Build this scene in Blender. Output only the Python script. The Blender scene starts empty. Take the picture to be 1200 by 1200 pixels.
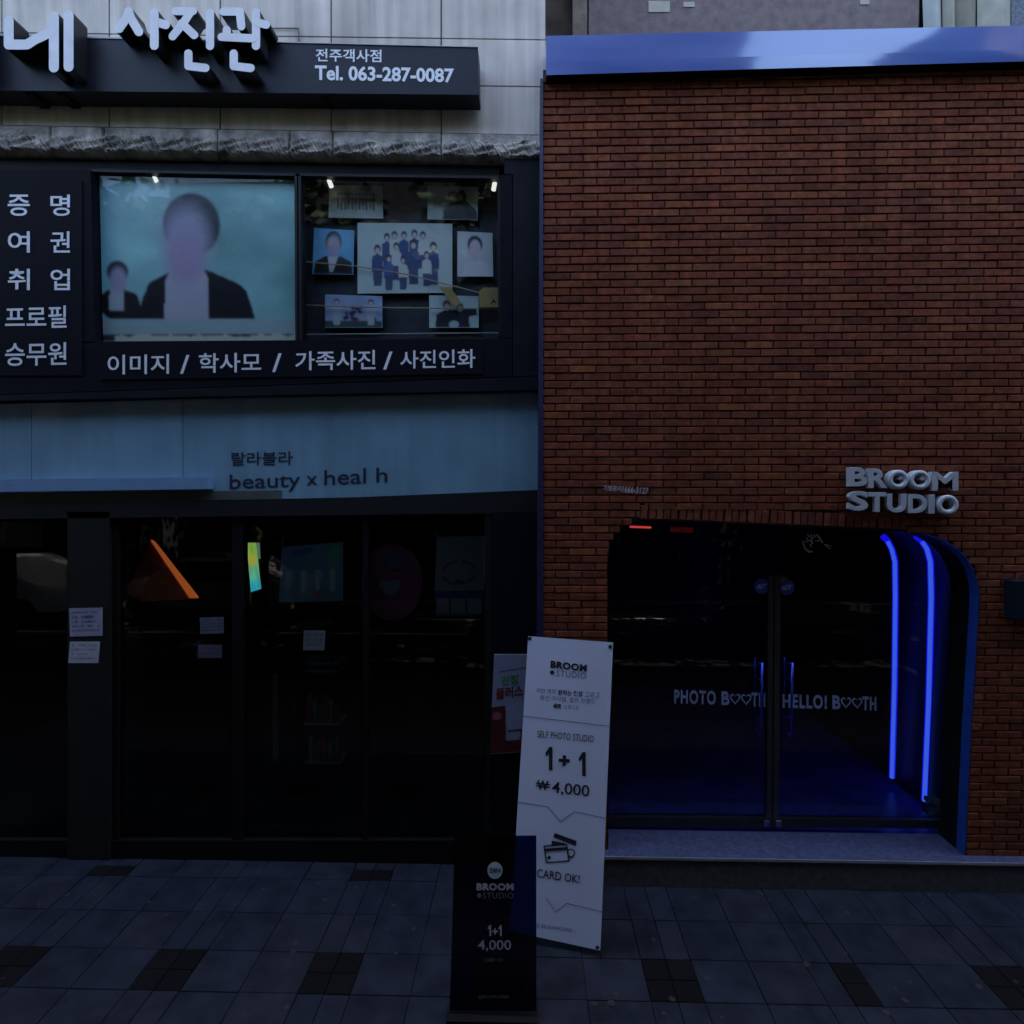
import bpy, bmesh, math, random
import numpy as np
from mathutils import Vector, Matrix
random.seed(7); np.random.seed(7)
S = bpy.context.scene
C = S.collection
R = math.radians

# ------------------------------------------------------------------ camera, sky, sun, exposure
F = 700.0                                   # focal length in photo pixels (photo is 1200 px wide)
CAM = Vector((0, -4.4, 2.86))
ROT = Matrix.Rotation(R(1.5), 3, 'Z') @ Matrix.Rotation(R(90 - 2.3), 3, 'X')
cd = bpy.data.cameras.new('camera'); cam = bpy.data.objects.new('camera', cd); C.objects.link(cam)
cam.location = CAM; cam.rotation_euler = ROT.to_euler()
cd.sensor_width = 36; cd.lens = 36 * F / 1200; cd.clip_start = .05; cd.clip_end = 600
S.camera = cam
W = bpy.data.worlds.new('World'); S.world = W; W.use_nodes = True
nt = W.node_tree; bg = nt.nodes['Background']
sky = nt.nodes.new('ShaderNodeTexSky'); sky.sky_type = 'NISHITA'; sky.sun_disc = False
SUN_EL, SUN_AZ = R(58), R(12)               # the sun stands behind the shops, so the facades are in shade
sky.sun_elevation = SUN_EL; sky.sun_rotation = SUN_AZ; sky.air_density = 1.0; sky.dust_density = 4.0; sky.ozone_density = 1.0
nt.links.new(sky.outputs[0], bg.inputs[0]); bg.inputs[1].default_value = .15
sl = bpy.data.lights.new('sun', 'SUN'); sl.energy = 2.0; sl.angle = R(.5); sl.color = (1, .93, .82)
so = bpy.data.objects.new('sun', sl); C.objects.link(so)
sd = Vector((math.sin(SUN_AZ) * math.cos(SUN_EL), math.cos(SUN_AZ) * math.cos(SUN_EL), math.sin(SUN_EL)))
so.rotation_euler = sd.to_track_quat('Z', 'Y').to_euler(); so.location = (0, 0, 20)
S.view_settings.view_transform = 'Standard'; S.view_settings.look = 'None'
S.view_settings.gamma = 1; S.view_settings.use_curve_mapping = False
S.view_settings.exposure = 2.9
EX = 2 ** -S.view_settings.exposure         # what a lamp must give off to show as 1.0

# ------------------------------------------------------------------ helpers: back-projection
def ray(px, py): return ROT @ Vector(((px - 600) / F, -(py - 600) / F, -1))
def P(px, py, Y):
    d = ray(px, py); return CAM + d * ((Y - CAM.y) / d.y)
def PZ(px, py, z):
    d = ray(px, py); return CAM + d * ((z - CAM.z) / d.z)
def PP(px, py, o, n):
    d = ray(px, py); return CAM + d * ((o - CAM).dot(n) / d.dot(n))

# ------------------------------------------------------------------ helpers: materials
MATS = {}
def mat(name, col, rough=.6, metal=0, spec=.5, nz=.15, ns=8, bump=0, bs=60, rnd=0, rcol=None, streak=0, coat=0, cior=1.5, crough=.05):
    if name in MATS: return MATS[name]
    m = bpy.data.materials.new(name); m.use_nodes = True; t = m.node_tree; L = t.links.new
    b = t.nodes['Principled BSDF']; b.inputs['Roughness'].default_value = rough; b.inputs['Metallic'].default_value = metal
    b.inputs['Specular IOR Level'].default_value = spec
    b.inputs['Coat Weight'].default_value = coat; b.inputs['Coat IOR'].default_value = cior; b.inputs['Coat Roughness'].default_value = crough
    g = t.nodes.new('ShaderNodeNewGeometry')
    n = t.nodes.new('ShaderNodeTexNoise'); n.inputs['Scale'].default_value = ns; n.inputs['Detail'].default_value = 8
    L(g.outputs['Position'], n.inputs['Vector'])
    mr = t.nodes.new('ShaderNodeMapRange'); mr.inputs['To Min'].default_value = 1 - nz * 1.6; mr.inputs['To Max'].default_value = 1 + nz * 1.6
    mr.inputs['From Min'].default_value = .2; mr.inputs['From Max'].default_value = .8
    L(n.outputs['Fac'], mr.inputs['Value'])
    val = mr.outputs[0]
    if streak:
        mp = t.nodes.new('ShaderNodeMapping'); mp.inputs['Scale'].default_value = (9, 9, .45); L(g.outputs['Position'], mp.inputs[0])
        n2 = t.nodes.new('ShaderNodeTexNoise'); n2.inputs['Scale'].default_value = 1.3; n2.inputs['Detail'].default_value = 5; L(mp.outputs[0], n2.inputs['Vector'])
        m2 = t.nodes.new('ShaderNodeMapRange'); m2.inputs['From Min'].default_value = .35; m2.inputs['From Max'].default_value = .65
        m2.inputs['To Min'].default_value = 1 - streak; m2.inputs['To Max'].default_value = 1; L(n2.outputs['Fac'], m2.inputs['Value'])
        mm = t.nodes.new('ShaderNodeMath'); mm.operation = 'MULTIPLY'; L(val, mm.inputs[0]); L(m2.outputs[0], mm.inputs[1]); val = mm.outputs[0]
    base = None
    if rnd or rcol:
        oi = t.nodes.new('ShaderNodeObjectInfo')
        ad = t.nodes.new('ShaderNodeMath'); ad.operation = 'ADD'; L(oi.outputs['Random'], ad.inputs[0]); L(g.outputs['Random Per Island'], ad.inputs[1])
        fr = t.nodes.new('ShaderNodeMath'); fr.operation = 'FRACT'; L(ad.outputs[0], fr.inputs[0])
        if rcol:
            cr = t.nodes.new('ShaderNodeValToRGB'); L(fr.outputs[0], cr.inputs[0]); e = cr.color_ramp.elements
            cols = [col] + rcol
            e[0].color = (*cols[0], 1); e[0].position = 0; e[1].color = (*cols[-1], 1); e[1].position = 1
            for k, cc in enumerate(cols[1:-1]):
                q = e.new((k + 1) / (len(cols) - 1)); q.color = (*cc, 1)
            base = cr.outputs[0]
        if rnd:
            m3 = t.nodes.new('ShaderNodeMapRange'); m3.inputs['To Min'].default_value = 1 - rnd; m3.inputs['To Max'].default_value = 1 + rnd
            f2 = t.nodes.new('ShaderNodeMath'); f2.operation = 'MULTIPLY'; f2.inputs[1].default_value = 7.31; L(fr.outputs[0], f2.inputs[0])
            f3 = t.nodes.new('ShaderNodeMath'); f3.operation = 'FRACT'; L(f2.outputs[0], f3.inputs[0]); L(f3.outputs[0], m3.inputs['Value'])
            mm = t.nodes.new('ShaderNodeMath'); mm.operation = 'MULTIPLY'; L(val, mm.inputs[0]); L(m3.outputs[0], mm.inputs[1]); val = mm.outputs[0]
    vm = t.nodes.new('ShaderNodeVectorMath'); vm.operation = 'SCALE'
    if base: L(base, vm.inputs[0])
    else: vm.inputs[0].default_value = col
    L(val, vm.inputs['Scale']); L(vm.outputs[0], b.inputs['Base Color'])
    if bump:
        bn = t.nodes.new('ShaderNodeTexNoise'); bn.inputs['Scale'].default_value = bs; bn.inputs['Detail'].default_value = 6; L(g.outputs['Position'], bn.inputs['Vector'])
        bp = t.nodes.new('ShaderNodeBump'); bp.inputs['Strength'].default_value = bump; bp.inputs['Distance'].default_value = .01
        L(bn.outputs['Fac'], bp.inputs['Height']); L(bp.outputs[0], b.inputs['Normal'])
    MATS[name] = m; return m
def emit(name, col, st):
    m = bpy.data.materials.new(name); m.use_nodes = True; b = m.node_tree.nodes['Principled BSDF']
    b.inputs['Base Color'].default_value = (*[c * .5 for c in col], 1); b.inputs['Emission Color'].default_value = (*col, 1); b.inputs['Emission Strength'].default_value = st
    return m
def glassmat(name, tint, r0=.045, rough=0.0):
    m = bpy.data.materials.new(name); m.use_nodes = True; t = m.node_tree; L = t.links.new
    t.nodes.remove(t.nodes['Principled BSDF']); out = t.nodes['Material Output']
    tr = t.nodes.new('ShaderNodeBsdfTransparent'); tr.inputs[0].default_value = (*tint, 1)
    gl = t.nodes.new('ShaderNodeBsdfGlossy'); gl.inputs['Roughness'].default_value = rough; gl.inputs[0].default_value = (1, 1, 1, 1)
    lw = t.nodes.new('ShaderNodeLayerWeight'); lw.inputs[0].default_value = .5
    pw = t.nodes.new('ShaderNodeMath'); pw.operation = 'POWER'; pw.inputs[1].default_value = 5; L(lw.outputs['Facing'], pw.inputs[0])
    mr = t.nodes.new('ShaderNodeMapRange'); mr.inputs['To Min'].default_value = r0; mr.inputs['To Max'].default_value = 1; L(pw.outputs[0], mr.inputs['Value'])
    mx = t.nodes.new('ShaderNodeMixShader'); L(mr.outputs[0], mx.inputs[0]); L(tr.outputs[0], mx.inputs[1]); L(gl.outputs[0], mx.inputs[2]); L(mx.outputs[0], out.inputs[0])
    return m
def paintmat(name, rough=.5):
    m = bpy.data.materials.new(name); m.use_nodes = True; t = m.node_tree; b = t.nodes['Principled BSDF']; b.inputs['Roughness'].default_value = rough
    a = t.nodes.new('ShaderNodeVertexColor'); a.layer_name = 'print'; t.links.new(a.outputs[0], b.inputs['Base Color']); return m

# ------------------------------------------------------------------ helpers: objects
def thing(name, label, cat, loc=(0, 0, 0), group=None):
    o = bpy.data.objects.new(name, None); C.objects.link(o); o.location = loc; o.empty_display_size = .1
    o['label'] = label; o['category'] = cat
    if group: o['group'] = group
    return o
def tag(o, label, cat, group=None):
    o['label'] = label; o['category'] = cat
    if group: o['group'] = group
    return o
def wloc(p):
    v = Vector((0, 0, 0))
    while p: v += p.location; p = p.parent
    return v
def mk(name, V, Fs, m, parent=None, mi=None, smooth=False, struct=False, stuff=False):
    """one mesh object from world-space vertices"""
    V = [Vector(v) for v in V]
    me = bpy.data.meshes.new(name)
    org = sum(V, Vector()) / len(V)
    me.from_pydata([v - org for v in V], [], Fs)
    for q in (m if isinstance(m, (list, tuple)) else [m]): me.materials.append(q)
    if mi: me.polygons.foreach_set('material_index', mi)
    if smooth: me.polygons.foreach_set('use_smooth', [True] * len(me.polygons))
    me.update()
    o = bpy.data.objects.new(name, me); C.objects.link(o)
    o.location = org - (wloc(parent) if parent else Vector())
    if parent: o.parent = parent
    if struct: o['kind'] = 'structure'
    if stuff: o['kind'] = 'stuff'
    return o
class MB:
    def __init__(s): s.v = []; s.f = []; s.m = []
    def add(s, V, Fs, mi=0):
        k = len(s.v); s.v += [Vector(v) for v in V]; s.f += [[i + k for i in f] for f in Fs]; s.m += [mi] * len(Fs); return s
    def box(s, x0, x1, y0, y1, z0, z1, mi=0):
        return s.add([(x0, y0, z0), (x1, y0, z0), (x1, y1, z0), (x0, y1, z0), (x0, y0, z1), (x1, y0, z1), (x1, y1, z1), (x0, y1, z1)],
                     [(0, 3, 2, 1), (4, 5, 6, 7), (0, 1, 5, 4), (1, 2, 6, 5), (2, 3, 7, 6), (3, 0, 4, 7)], mi)
    def poly(s, pts, Yf, Yb, mi=0, mside=None):
        """pts: (x,z) counter-clockwise seen from the street, prism from Yf (front) to Yb"""
        a = sum(pts[i][0] * pts[(i + 1) % len(pts)][1] - pts[(i + 1) % len(pts)][0] * pts[i][1] for i in range(len(pts)))
        if a < 0: pts = pts[::-1]
        n = len(pts); k = len(s.v)
        s.v += [Vector((x, Yf, z)) for x, z in pts] + [Vector((x, Yb, z)) for x, z in pts]
        s.f += [[k + i for i in range(n)], [k + n + i for i in range(n)][::-1]]; s.m += [mi, mi if mside is None else mside]
        for i in range(n):
            j = (i + 1) % n; s.f.append([k + i, k + n + i, k + n + j, k + j]); s.m.append(mi if mside is None else mside)
        return s
    def tube(s, pts, r, n=8, mi=0):
        pts = [Vector(p) for p in pts]; k = len(s.v); N = len(pts)
        for i, p in enumerate(pts):
            d = (pts[min(i + 1, N - 1)] - pts[max(i - 1, 0)]).normalized()
            a = d.cross(Vector((0, 0, 1)) if abs(d.z) < .9 else Vector((1, 0, 0))).normalized(); b = d.cross(a)
            s.v += [p + (a * math.cos(2 * math.pi * q / n) + b * math.sin(2 * math.pi * q / n)) * r for q in range(n)]
        for i in range(N - 1):
            for q in range(n):
                w = (q + 1) % n; s.f.append([k + i * n + q, k + i * n + w, k + (i + 1) * n + w, k + (i + 1) * n + q]); s.m.append(mi)
        s.f += [[k + q for q in range(n)][::-1], [k + (N - 1) * n + q for q in range(n)]]; s.m += [mi, mi]
        return s
    def build(s, name, m, parent=None, **k): return mk(name, s.v, s.f, m, parent, mi=s.m, **k)
def bevel(o, w=.004, seg=2):
    b = o.modifiers.new('bevel', 'BEVEL'); b.width = w; b.segments = seg; b.limit_method = 'ANGLE'; return o
def pxp(pts, Y): return [(P(x, y, Y).x, P(x, y, Y).z) for x, y in pts]
def prism(name, pts, Yf, Yb, m, parent=None, ms=None, **k):
    """prism whose front outline, seen from the road, passes through the photo's corners"""
    return MB().poly(pxp(pts, Yf), Yf, Yb, 0, None if ms is None else 1).build(name, m if ms is None else [m, ms], parent, **k)
def rect(x0, y0, x1, y1, s=0): return [(x0, y0), (x1, y0 + s), (x1, y1 + s), (x0, y1)]
# text ------------------------------------------------
def txt(body, off=0, ext=0, bev=0, sp=1, res=3):
    c = bpy.data.curves.new('t', 'FONT'); c.body = body; c.offset = off; c.extrude = ext; c.bevel_depth = bev; c.bevel_resolution = 2; c.space_character = sp; c.resolution_u = res
    o = bpy.data.objects.new('t', c); C.objects.link(o)
    dg = bpy.context.evaluated_depsgraph_get(); me = bpy.data.meshes.new_from_object(o.evaluated_get(dg))
    V = np.array([v.co[:] for v in me.vertices]); Fs = [list(p.vertices) for p in me.polygons]
    bpy.data.objects.remove(o); bpy.data.curves.remove(c); bpy.data.meshes.remove(me)
    return V, Fs
def put(body, quad, Y, m, parent, name='lettering', off=0, depth=0, bev=0, sp=1, plane=None, ms=None, smooth=False, raw=None):
    """lettering fitted to the corners TL, TR, BR, BL (photo pixels) on the plane of its surface"""
    V, Fs = raw or txt(body, off, .05 if depth else 0, bev, sp)
    lo, hi = V.min(0), V.max(0); out = []
    q = [Vector((*a, 0)) for a in quad]
    for v in V:
        u = (v[0] - lo[0]) / (hi[0] - lo[0]); w = (v[1] - lo[1]) / (hi[1] - lo[1])
        p = (q[3] * (1 - u) + q[2] * u) * (1 - w) + (q[0] * (1 - u) + q[1] * u) * w
        if plane: out.append(PP(p.x, p.y, plane[0], plane[1]))
        else:
            a = P(p.x, p.y, Y)
            if depth: a.y = Y + depth * (1 - (v[2] - lo[2]) / (hi[2] - lo[2]))
            out.append(a)
    return mk(name, out, Fs, m, parent, smooth=smooth)
def capsule(p, q, w, n=7, cap=True):
    p = Vector(p); q = Vector(q); d = (q - p); a = math.atan2(d.y, d.x); r = w / 2
    if cap:
        return [q + Vector((math.cos(a - math.pi / 2 + math.pi * i / n), math.sin(a - math.pi / 2 + math.pi * i / n))) * r for i in range(n + 1)] + \
               [p + Vector((math.cos(a + math.pi / 2 + math.pi * i / n), math.sin(a + math.pi / 2 + math.pi * i / n))) * r for i in range(n + 1)]
    nn = Vector((-math.sin(a), math.cos(a))) * r
    return [p - nn, q - nn, q + nn, p + nn]
# painted (printed) pictures ---------------------------
class Pic:
    def __init__(s, w, h, col):
        s.w, s.h = w, h; s.a = np.ones((h, w, 3)) * np.array(col); s.Y, s.X = np.mgrid[0:h, 0:w]; s.X = s.X / (w - 1); s.Y = s.Y / (h - 1)
    def mix(s, k, col): s.a = s.a * (1 - k[..., None]) + np.array(col) * k[..., None]; return s
    def ell(s, cx, cy, rx, ry, col, soft=.05):
        d = np.sqrt(((s.X - cx) / rx) ** 2 + ((s.Y - cy) / ry) ** 2); return s.mix(np.clip((1 - d) / soft + .5, 0, 1), col)
    def poly(s, pts, col, op=1.0):
        ins = np.zeros(s.X.shape, bool); n = len(pts)
        for i in range(n):
            x0, y0 = pts[i]; x1, y1 = pts[(i + 1) % n]
            if y0 == y1: continue
            c = ((y0 > s.Y) != (y1 > s.Y)) & (s.X < (x1 - x0) * (s.Y - y0) / (y1 - y0) + x0); ins ^= c
        return s.mix(ins * op, col)
    def blur(s, k=1, mask=None):
        a = s.a
        for _ in range(k):
            p = np.pad(a, ((1, 1), (1, 1), (0, 0)), 'edge'); a = (p[1:-1, 1:-1] * 2 + p[:-2, 1:-1] + p[2:, 1:-1] + p[1:-1, :-2] + p[1:-1, 2:]) / 6
        s.a = a if mask is None else s.a * (1 - mask[..., None]) + a * mask[..., None]; return s
    def noise(s, amp, k=6):
        n = np.random.rand(k, k); yy = np.linspace(0, k - 1.001, s.h); xx = np.linspace(0, k - 1.001, s.w); y0 = yy.astype(int); x0 = xx.astype(int)
        fy = (yy - y0)[:, None]; fx = (xx - x0)[None]; g = (n[y0][:, x0] * (1 - fy) * (1 - fx) + n[y0 + 1][:, x0] * fy * (1 - fx) + n[y0][:, x0 + 1] * (1 - fy) * fx + n[y0 + 1][:, x0 + 1] * fy * fx)
        s.a *= (1 + amp * (g - .5))[..., None]; return s
PM = paintmat('printed_paper')
PMG = paintmat('glossy_print', .3)
def sheet(name, pic, quad, Y, parent=None, m=None, thick=.003, plane=None):
    w, h = pic.w, pic.h; q = [Vector((*a, 0)) for a in quad]; V = []
    for j in range(h):
        for i in range(w):
            u = i / (w - 1); v = j / (h - 1); p = (q[0] * (1 - u) + q[1] * u) * (1 - v) + (q[3] * (1 - u) + q[2] * u) * v
            V.append(PP(p.x, p.y, *plane) if plane else P(p.x, p.y, Y))
    Fs = [(j * w + i, (j + 1) * w + i, (j + 1) * w + i + 1, j * w + i + 1) for j in range(h - 1) for i in range(w - 1)]
    n = len(V); th = (plane[1].normalized() * (-thick) if plane and plane[1].y < 0 else Vector((0, thick, 0)))
    edge = [i for i in range(w)] + [j * w + w - 1 for j in range(1, h)] + [(h - 1) * w + i for i in range(w - 2, -1, -1)] + [j * w for j in range(h - 2, 0, -1)]
    V += [V[e] + th for e in edge]; m_ = len(edge)
    Fs += [(edge[(i + 1) % m_], n + (i + 1) % m_, n + i, edge[i]) for i in range(m_)] + [[n + i for i in range(m_)]]
    o = mk(name, V, Fs, m or PM, parent)
    col = np.ones((len(V), 4)); col[:n, :3] = pic.a.reshape(-1, 3); col[n:, :3] = .3
    if not (m and m.name == 'reflection_glow'): col[:n, :3] = np.clip(col[:n, :3] * (np.array([1.7, 1.45, 1.2]) if m == PMG else 1), 0, .85)
    at = o.data.color_attributes.new('print', 'FLOAT_COLOR', 'POINT'); at.data.foreach_set('color', col.ravel()); return o

# ------------------------------------------------------------------ materials
m_stone = mat('pale_granite', (.60, .53, .47), .7, nz=.14, ns=3, bump=.15, bs=180, rnd=.08, streak=.30)
m_rough = mat('rock_faced_stone', (.40, .36, .32), .9, nz=.5, ns=9, bump=.6, bs=40, streak=.3)
m_joint = mat('dark_joint', (.10, .10, .10), .9)
m_clad = mat('black_cladding', (.007, .0075, .012), .6, spec=.06, nz=.15)
m_clad2 = mat('black_cladding_worn', (.009, .010, .015), .6, spec=.1, nz=.25)
m_board = mat('black_sign_board', (.008, .010, .018), .45, spec=.25, nz=.2)
m_black = mat('black_metal', (.006, .006, .007), .55, spec=.15)
m_dark = mat('dark_interior_paint', (.005, .005, .0055), .9, spec=.1)
m_frame = mat('dark_anodised_frame', (.014, .014, .016), .45, metal=.2, spec=.25)
m_white = mat('white_vinyl', (.72, .73, .76), .5, nz=.06, ns=30)
m_letter = mat('pale_letter_face', (.66, .65, .68), .5, nz=.08)
m_side = mat('black_letter_side', (.012, .012, .014), .4)
m_fascia = mat('blue_fascia_film', (.19, .345, .45), .35, nz=.14, ns=1.8, streak=.11, coat=.4)
m_strip = mat('pale_blue_acrylic', (.17, .30, .48), .35, nz=.05)
m_olive = mat('grey_olive_trim', (.07, .085, .08), .6)
m_navy = mat('navy_print', (.012, .02, .05), .5)
m_brick = mat('red_brick', (.20, .055, .036), .8, nz=.3, ns=22, bump=.35, bs=90, rnd=.18, spec=.10, streak=.25,
              rcol=[(.185, .052, .026), (.15, .042, .026), (.20, .052, .025), (.165, .054, .031), (.225, .069, .029), (.135, .040, .026)])
m_mortar = mat('dark_mortar', (.045, .027, .020), .95, nz=.3, ns=40)
m_awning = mat('blue_painted_metal', (.012, .075, .34), .25, nz=.05, ns=3, coat=1, cior=2.05, crough=.07)
m_reveal = mat('blue_painted_reveal', (.010, .045, .26), .4)
m_alu = mat('brushed_aluminium', (.13, .13, .14), .32, metal=.9)
m_chrome = mat('polished_steel', (.30, .32, .50), .12, metal=1)
m_hand = mat('blue_reflection_handle', (.06, .09, .75), .15, metal=.8)  # blue reflection of the light strips put into the handle colour
m_step = mat('granite_step', (.06, .07, .14), .6, spec=.2, nz=.3, ns=30, bump=.1, bs=200)
m_stepf = mat('granite_step_front', (.055, .055, .06), .7, nz=.35, ns=20)
m_steel = mat('cast_steel_letters', (.50, .54, .60), .4, metal=.1, nz=.08)
m_print = mat('black_print', (.012, .012, .02), .6)
m_grey = mat('grey_print', (.13, .15, .24), .6)
m_vinylb = mat('frosted_blue_vinyl', (.26, .31, .52), .6)
m_mirror = glassmat('shop_glass', (.70, .74, .76), .03)
m_wglass = glassmat('window_glass', (.90, .93, .95), .016)
m_tile = mat('black_granite_tile', (.005, .005, .006), .7, spec=.08, nz=.3, ns=60, rnd=.2)
m_slab = mat('paving_slab_grey', (.018, .022, .033), .8, spec=.04, nz=.3, ns=6, bump=.25, bs=120, rnd=.10, rcol=[(.016, .020, .033), (.019, .021, .031), (.017, .021, .034)])
m_bed = mat('paving_bed', (.03, .03, .03), .95)

# ------------------------------------------------------------------ ground, road
def flat(name, x0, x1, y0, y1, z, m, **k): return mk(name, [(x0, y0, z), (x1, y0, z), (x1, y1, z), (x0, y1, z)], [(0, 1, 2, 3)], m, **k)
m_asph = mat('asphalt', (.03, .03, .032), .9, spec=.1, nz=.2, ns=3, bump=.3, bs=150)
m_pave = mat('plain_paving', (.04, .04, .045), .85, spec=.2, nz=.25, ns=6)
flat('ground', -150, 150, -150, 150, -.16, m_asph, struct=True)
flat('road', -60, 60, -10.0, -2.55, -.13, m_asph, struct=True)
X0, X1, Y0 = -4.95, 5.05, -1.75
pv = MB().box(-60, X0, -2.4, 6, -.159, 0).box(X1, 60, -2.4, 6, -.159, 0).box(X0, X1, -2.4, Y0, -.159, 0).build('pavement', m_pave, struct=True)
MB().box(X0, X1, Y0, 0.3, -.158, -.014).build('paving_bed', m_bed, pv)
MB().box(-60, 60, -2.55, -2.4, -.158, .004).build('kerb', m_pave, struct=True)
MB().box(-60, 60, -14, -10.0, -.158, -.01).build('opposite_pavement', m_pave, struct=True)
m_line = mat('road_paint', (.7, .7, .66), .6, nz=.2)
for y, xs in ((-7.55, [(-12, -6.4), (-5.2, -1.2), (-.8, 2.2)]), (-8.9, [(-8.8, -6.3), (-2.6, 1.2), (1.6, 3.4)])):
    for a, b in xs:
        flat('lane_line', a, b, y - .06, y + .06, -.126, m_line, struct=True)
# pavement slabs (period .98 m: two strips of .15, two slabs of .34)
slabs = {}
def slab(x0, x1, y0, y1, m, nm):
    g = .004; w = x1 - x0 - g; d = y1 - y0 - g; key = (round(w, 3), round(d, 3), nm)
    if key not in slabs:
        c = .003; b = MB(); hw, hd = w / 2, d / 2
        b.add([(-hw, -hd, -.03), (hw, -hd, -.03), (hw, hd, -.03), (-hw, hd, -.03), (-hw, -hd, -c), (hw, -hd, -c), (hw, hd, -c), (-hw, hd, -c),
               (-hw + c, -hd + c, 0), (hw - c, -hd + c, 0), (hw - c, hd - c, 0), (-hw + c, hd - c, 0)],
              [(0, 1, 5, 4), (1, 2, 6, 5), (2, 3, 7, 6), (3, 0, 4, 7), (4, 5, 9, 8), (5, 6, 10, 9), (6, 7, 11, 10), (7, 4, 8, 11), (8, 9, 10, 11)])
        me = bpy.data.meshes.new(nm); me.from_pydata([tuple(v) for v in b.v], [], b.f); me.materials.append(m); slabs[key] = me
    o = bpy.data.objects.new(nm, slabs[key]); C.objects.link(o); o.parent = pv
    o.location = Vector(((x0 + x1) / 2, (y0 + y1) / 2, -.001 + random.uniform(-.0015, .0015))) - pv.location
    o.rotation_euler = (random.uniform(-.004, .004), random.uniform(-.004, .004), 0)
YD = -4.4
yrows = [(YD + 2.62, YD + 2.90, 0), (YD + 2.90, YD + 3.24, 0), (YD + 3.24, YD + 3.54, 1), (YD + 3.54, YD + 3.87, 0), (YD + 3.87, YD + 4.22, 0), (YD + 4.22, YD + 4.45, 2)]
CX = [PZ(x, 1147, 0).x for x in (180, 383, 795, 1180)]; print('CX', CX)
for ci, cx in enumerate([-4.06 + .98 * k for k in range(9)]):
    cx += .03 * (ci > 4) - .03
    for y0, y1, kind in yrows:
        dark = kind == 1 or (kind == 2 and ci in (1, 3, 6))
        for k in range(2):
            xa = cx - .15 + .15 * k
            dk = dark and not (ci == 6 and k == 0)
            if dk and kind == 1:
                ym = (y0 + y1) / 2
                slab(xa, xa + .15, y0, ym, m_tile, 'dark_tile'); slab(xa, xa + .15, ym, y1, m_tile, 'dark_tile')
            elif dk: slab(xa, xa + .15, y0, y0 + .12, m_tile, 'dark_tile'); slab(xa, xa + .15, y0 + .12, y1, m_slab, 'paving_slab')
            else: slab(xa, xa + .15, y0, y1, m_slab, 'paving_slab')
        nx = (-4.06 + .98 * (ci + 1)) + .03 * (ci + 1 > 4) - .03 - .15; a = cx + .15; mid = (a + nx) / 2
        if ci < 8: slab(a, mid, y0, y1, m_slab, 'paving_slab'); slab(mid, nx, y0, y1, m_slab, 'paving_slab')

# ------------------------------------------------------------------ left building
LB = thing('shop_building', 'pale stone building with black clad upper windows, left of the brick wall', 'building', (-2.5, 0, 0))
XE = P(638, 300, 0).x
# stone panels: warped grid, joints through the photo's lines
ytop = [(-400, 0), (-260, 0), (-120, 0)]
hl = [lambda x: -330 + .0 * x, lambda x: -140 + .01 * x, lambda x: 38 + .0135 * x, lambda x: 93 + .0135 * x, lambda x: 147 + .018 * x]
vj = [-330, -210, -85, 2, 128, 258, 388, 517, 639]
for r in range(4):
    for c in range(8):
        x0, x1 = vj[c] + .9, vj[c + 1] - (.9 if c < 7 else 0)
        if r == 2 and c < 6 and False: continue
        q = [(x0, hl[r](x0) + .8), (x1, hl[r](x1) + .8), (x1, hl[r + 1](x1) - .8), (x0, hl[r + 1](x0) - .8)]
        dd = random.uniform(-.0015, .0015)
        prism('stone_panel', q, 0 + dd, .04, m_stone, LB)
prism('wall_backing', [(-330, -330), (639, -330), (639, 158), (-330, 146)], .012, .4, m_joint, LB)
MB().box(P(-330, 0, 0).x, XE, .45, 5.5, 0.02, 8.9).build('building_core', m_dark, LB)
MB().box(P(-340, 0, 0).x, XE, -.05, 5.6, 8.62, 8.95).build('parapet', m_stone, LB)
# rock-faced ledge stones
ld = lambda x: 147 + .018 * x
for x0, x1 in ((-330, -200), (-200, -60), (-60, 64), (64, 126), (126, 258), (258, 342), (342, 392), (392, 518), (518, 638)):
    n = max(8, int((x1 - x0) / 1.6)); h = 20; V = []
    def vn(a, b, sd): return (math.sin(a * 1.7 + b * 2.3 + sd) * math.sin(a * .9 - b * 3.1 + sd * 2) + .6 * math.sin(a * 4.1 + b * 1.3 + sd) * math.sin(b * 5.7 - a * 2.2) + .35 * math.sin(a * 9.3 - b * 7.1 + sd))
    for j in range(h + 1):
        for i in range(n + 1):
            u = i / n; v = j / h; px = x0 + .6 + (x1 - x0 - 1.2) * u; py = ld(px) + 1 + (35 - .003 * px) * v
            edge = min(1, v * 12, (1 - v) * 7) * (1 if 0 < i < n else .75)
            rough = min(1, max(0, (v - .33 - .08 * vn(px * .05, 1, 3)) * 6))
            q = vn(px * .16, v * 4, x0) * .5; q = math.copysign(abs(q) ** .75, q)
            p = P(px, py, 0); p.y = -(.045 + rough * (.012 + .022 * q) + random.uniform(-.0015, .0015)) * edge; V.append(p)
    Fs = [(j * (n + 1) + i, (j + 1) * (n + 1) + i, (j + 1) * (n + 1) + i + 1, j * (n + 1) + i + 1) for j in range(h) for i in range(n)]
    k = len(V); ed = [i for i in range(n + 1)] + [j * (n + 1) + n for j in range(1, h + 1)] + [h * (n + 1) + i for i in range(n - 1, -1, -1)] + [j * (n + 1) for j in range(h - 1, 0, -1)]
    V += [Vector((V[e].x, .1, V[e].z)) for e in ed]; Fs += [(ed[(i + 1) % len(ed)], k + (i + 1) % len(ed), k + i, ed[i]) for i in range(len(ed))]
    mk('ledge_stone', V, Fs, m_rough, LB)
prism('lintel', [(-330, 184), (585, 188), (585, 206), (-330, 198)], .03, .4, m_black, LB)
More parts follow.
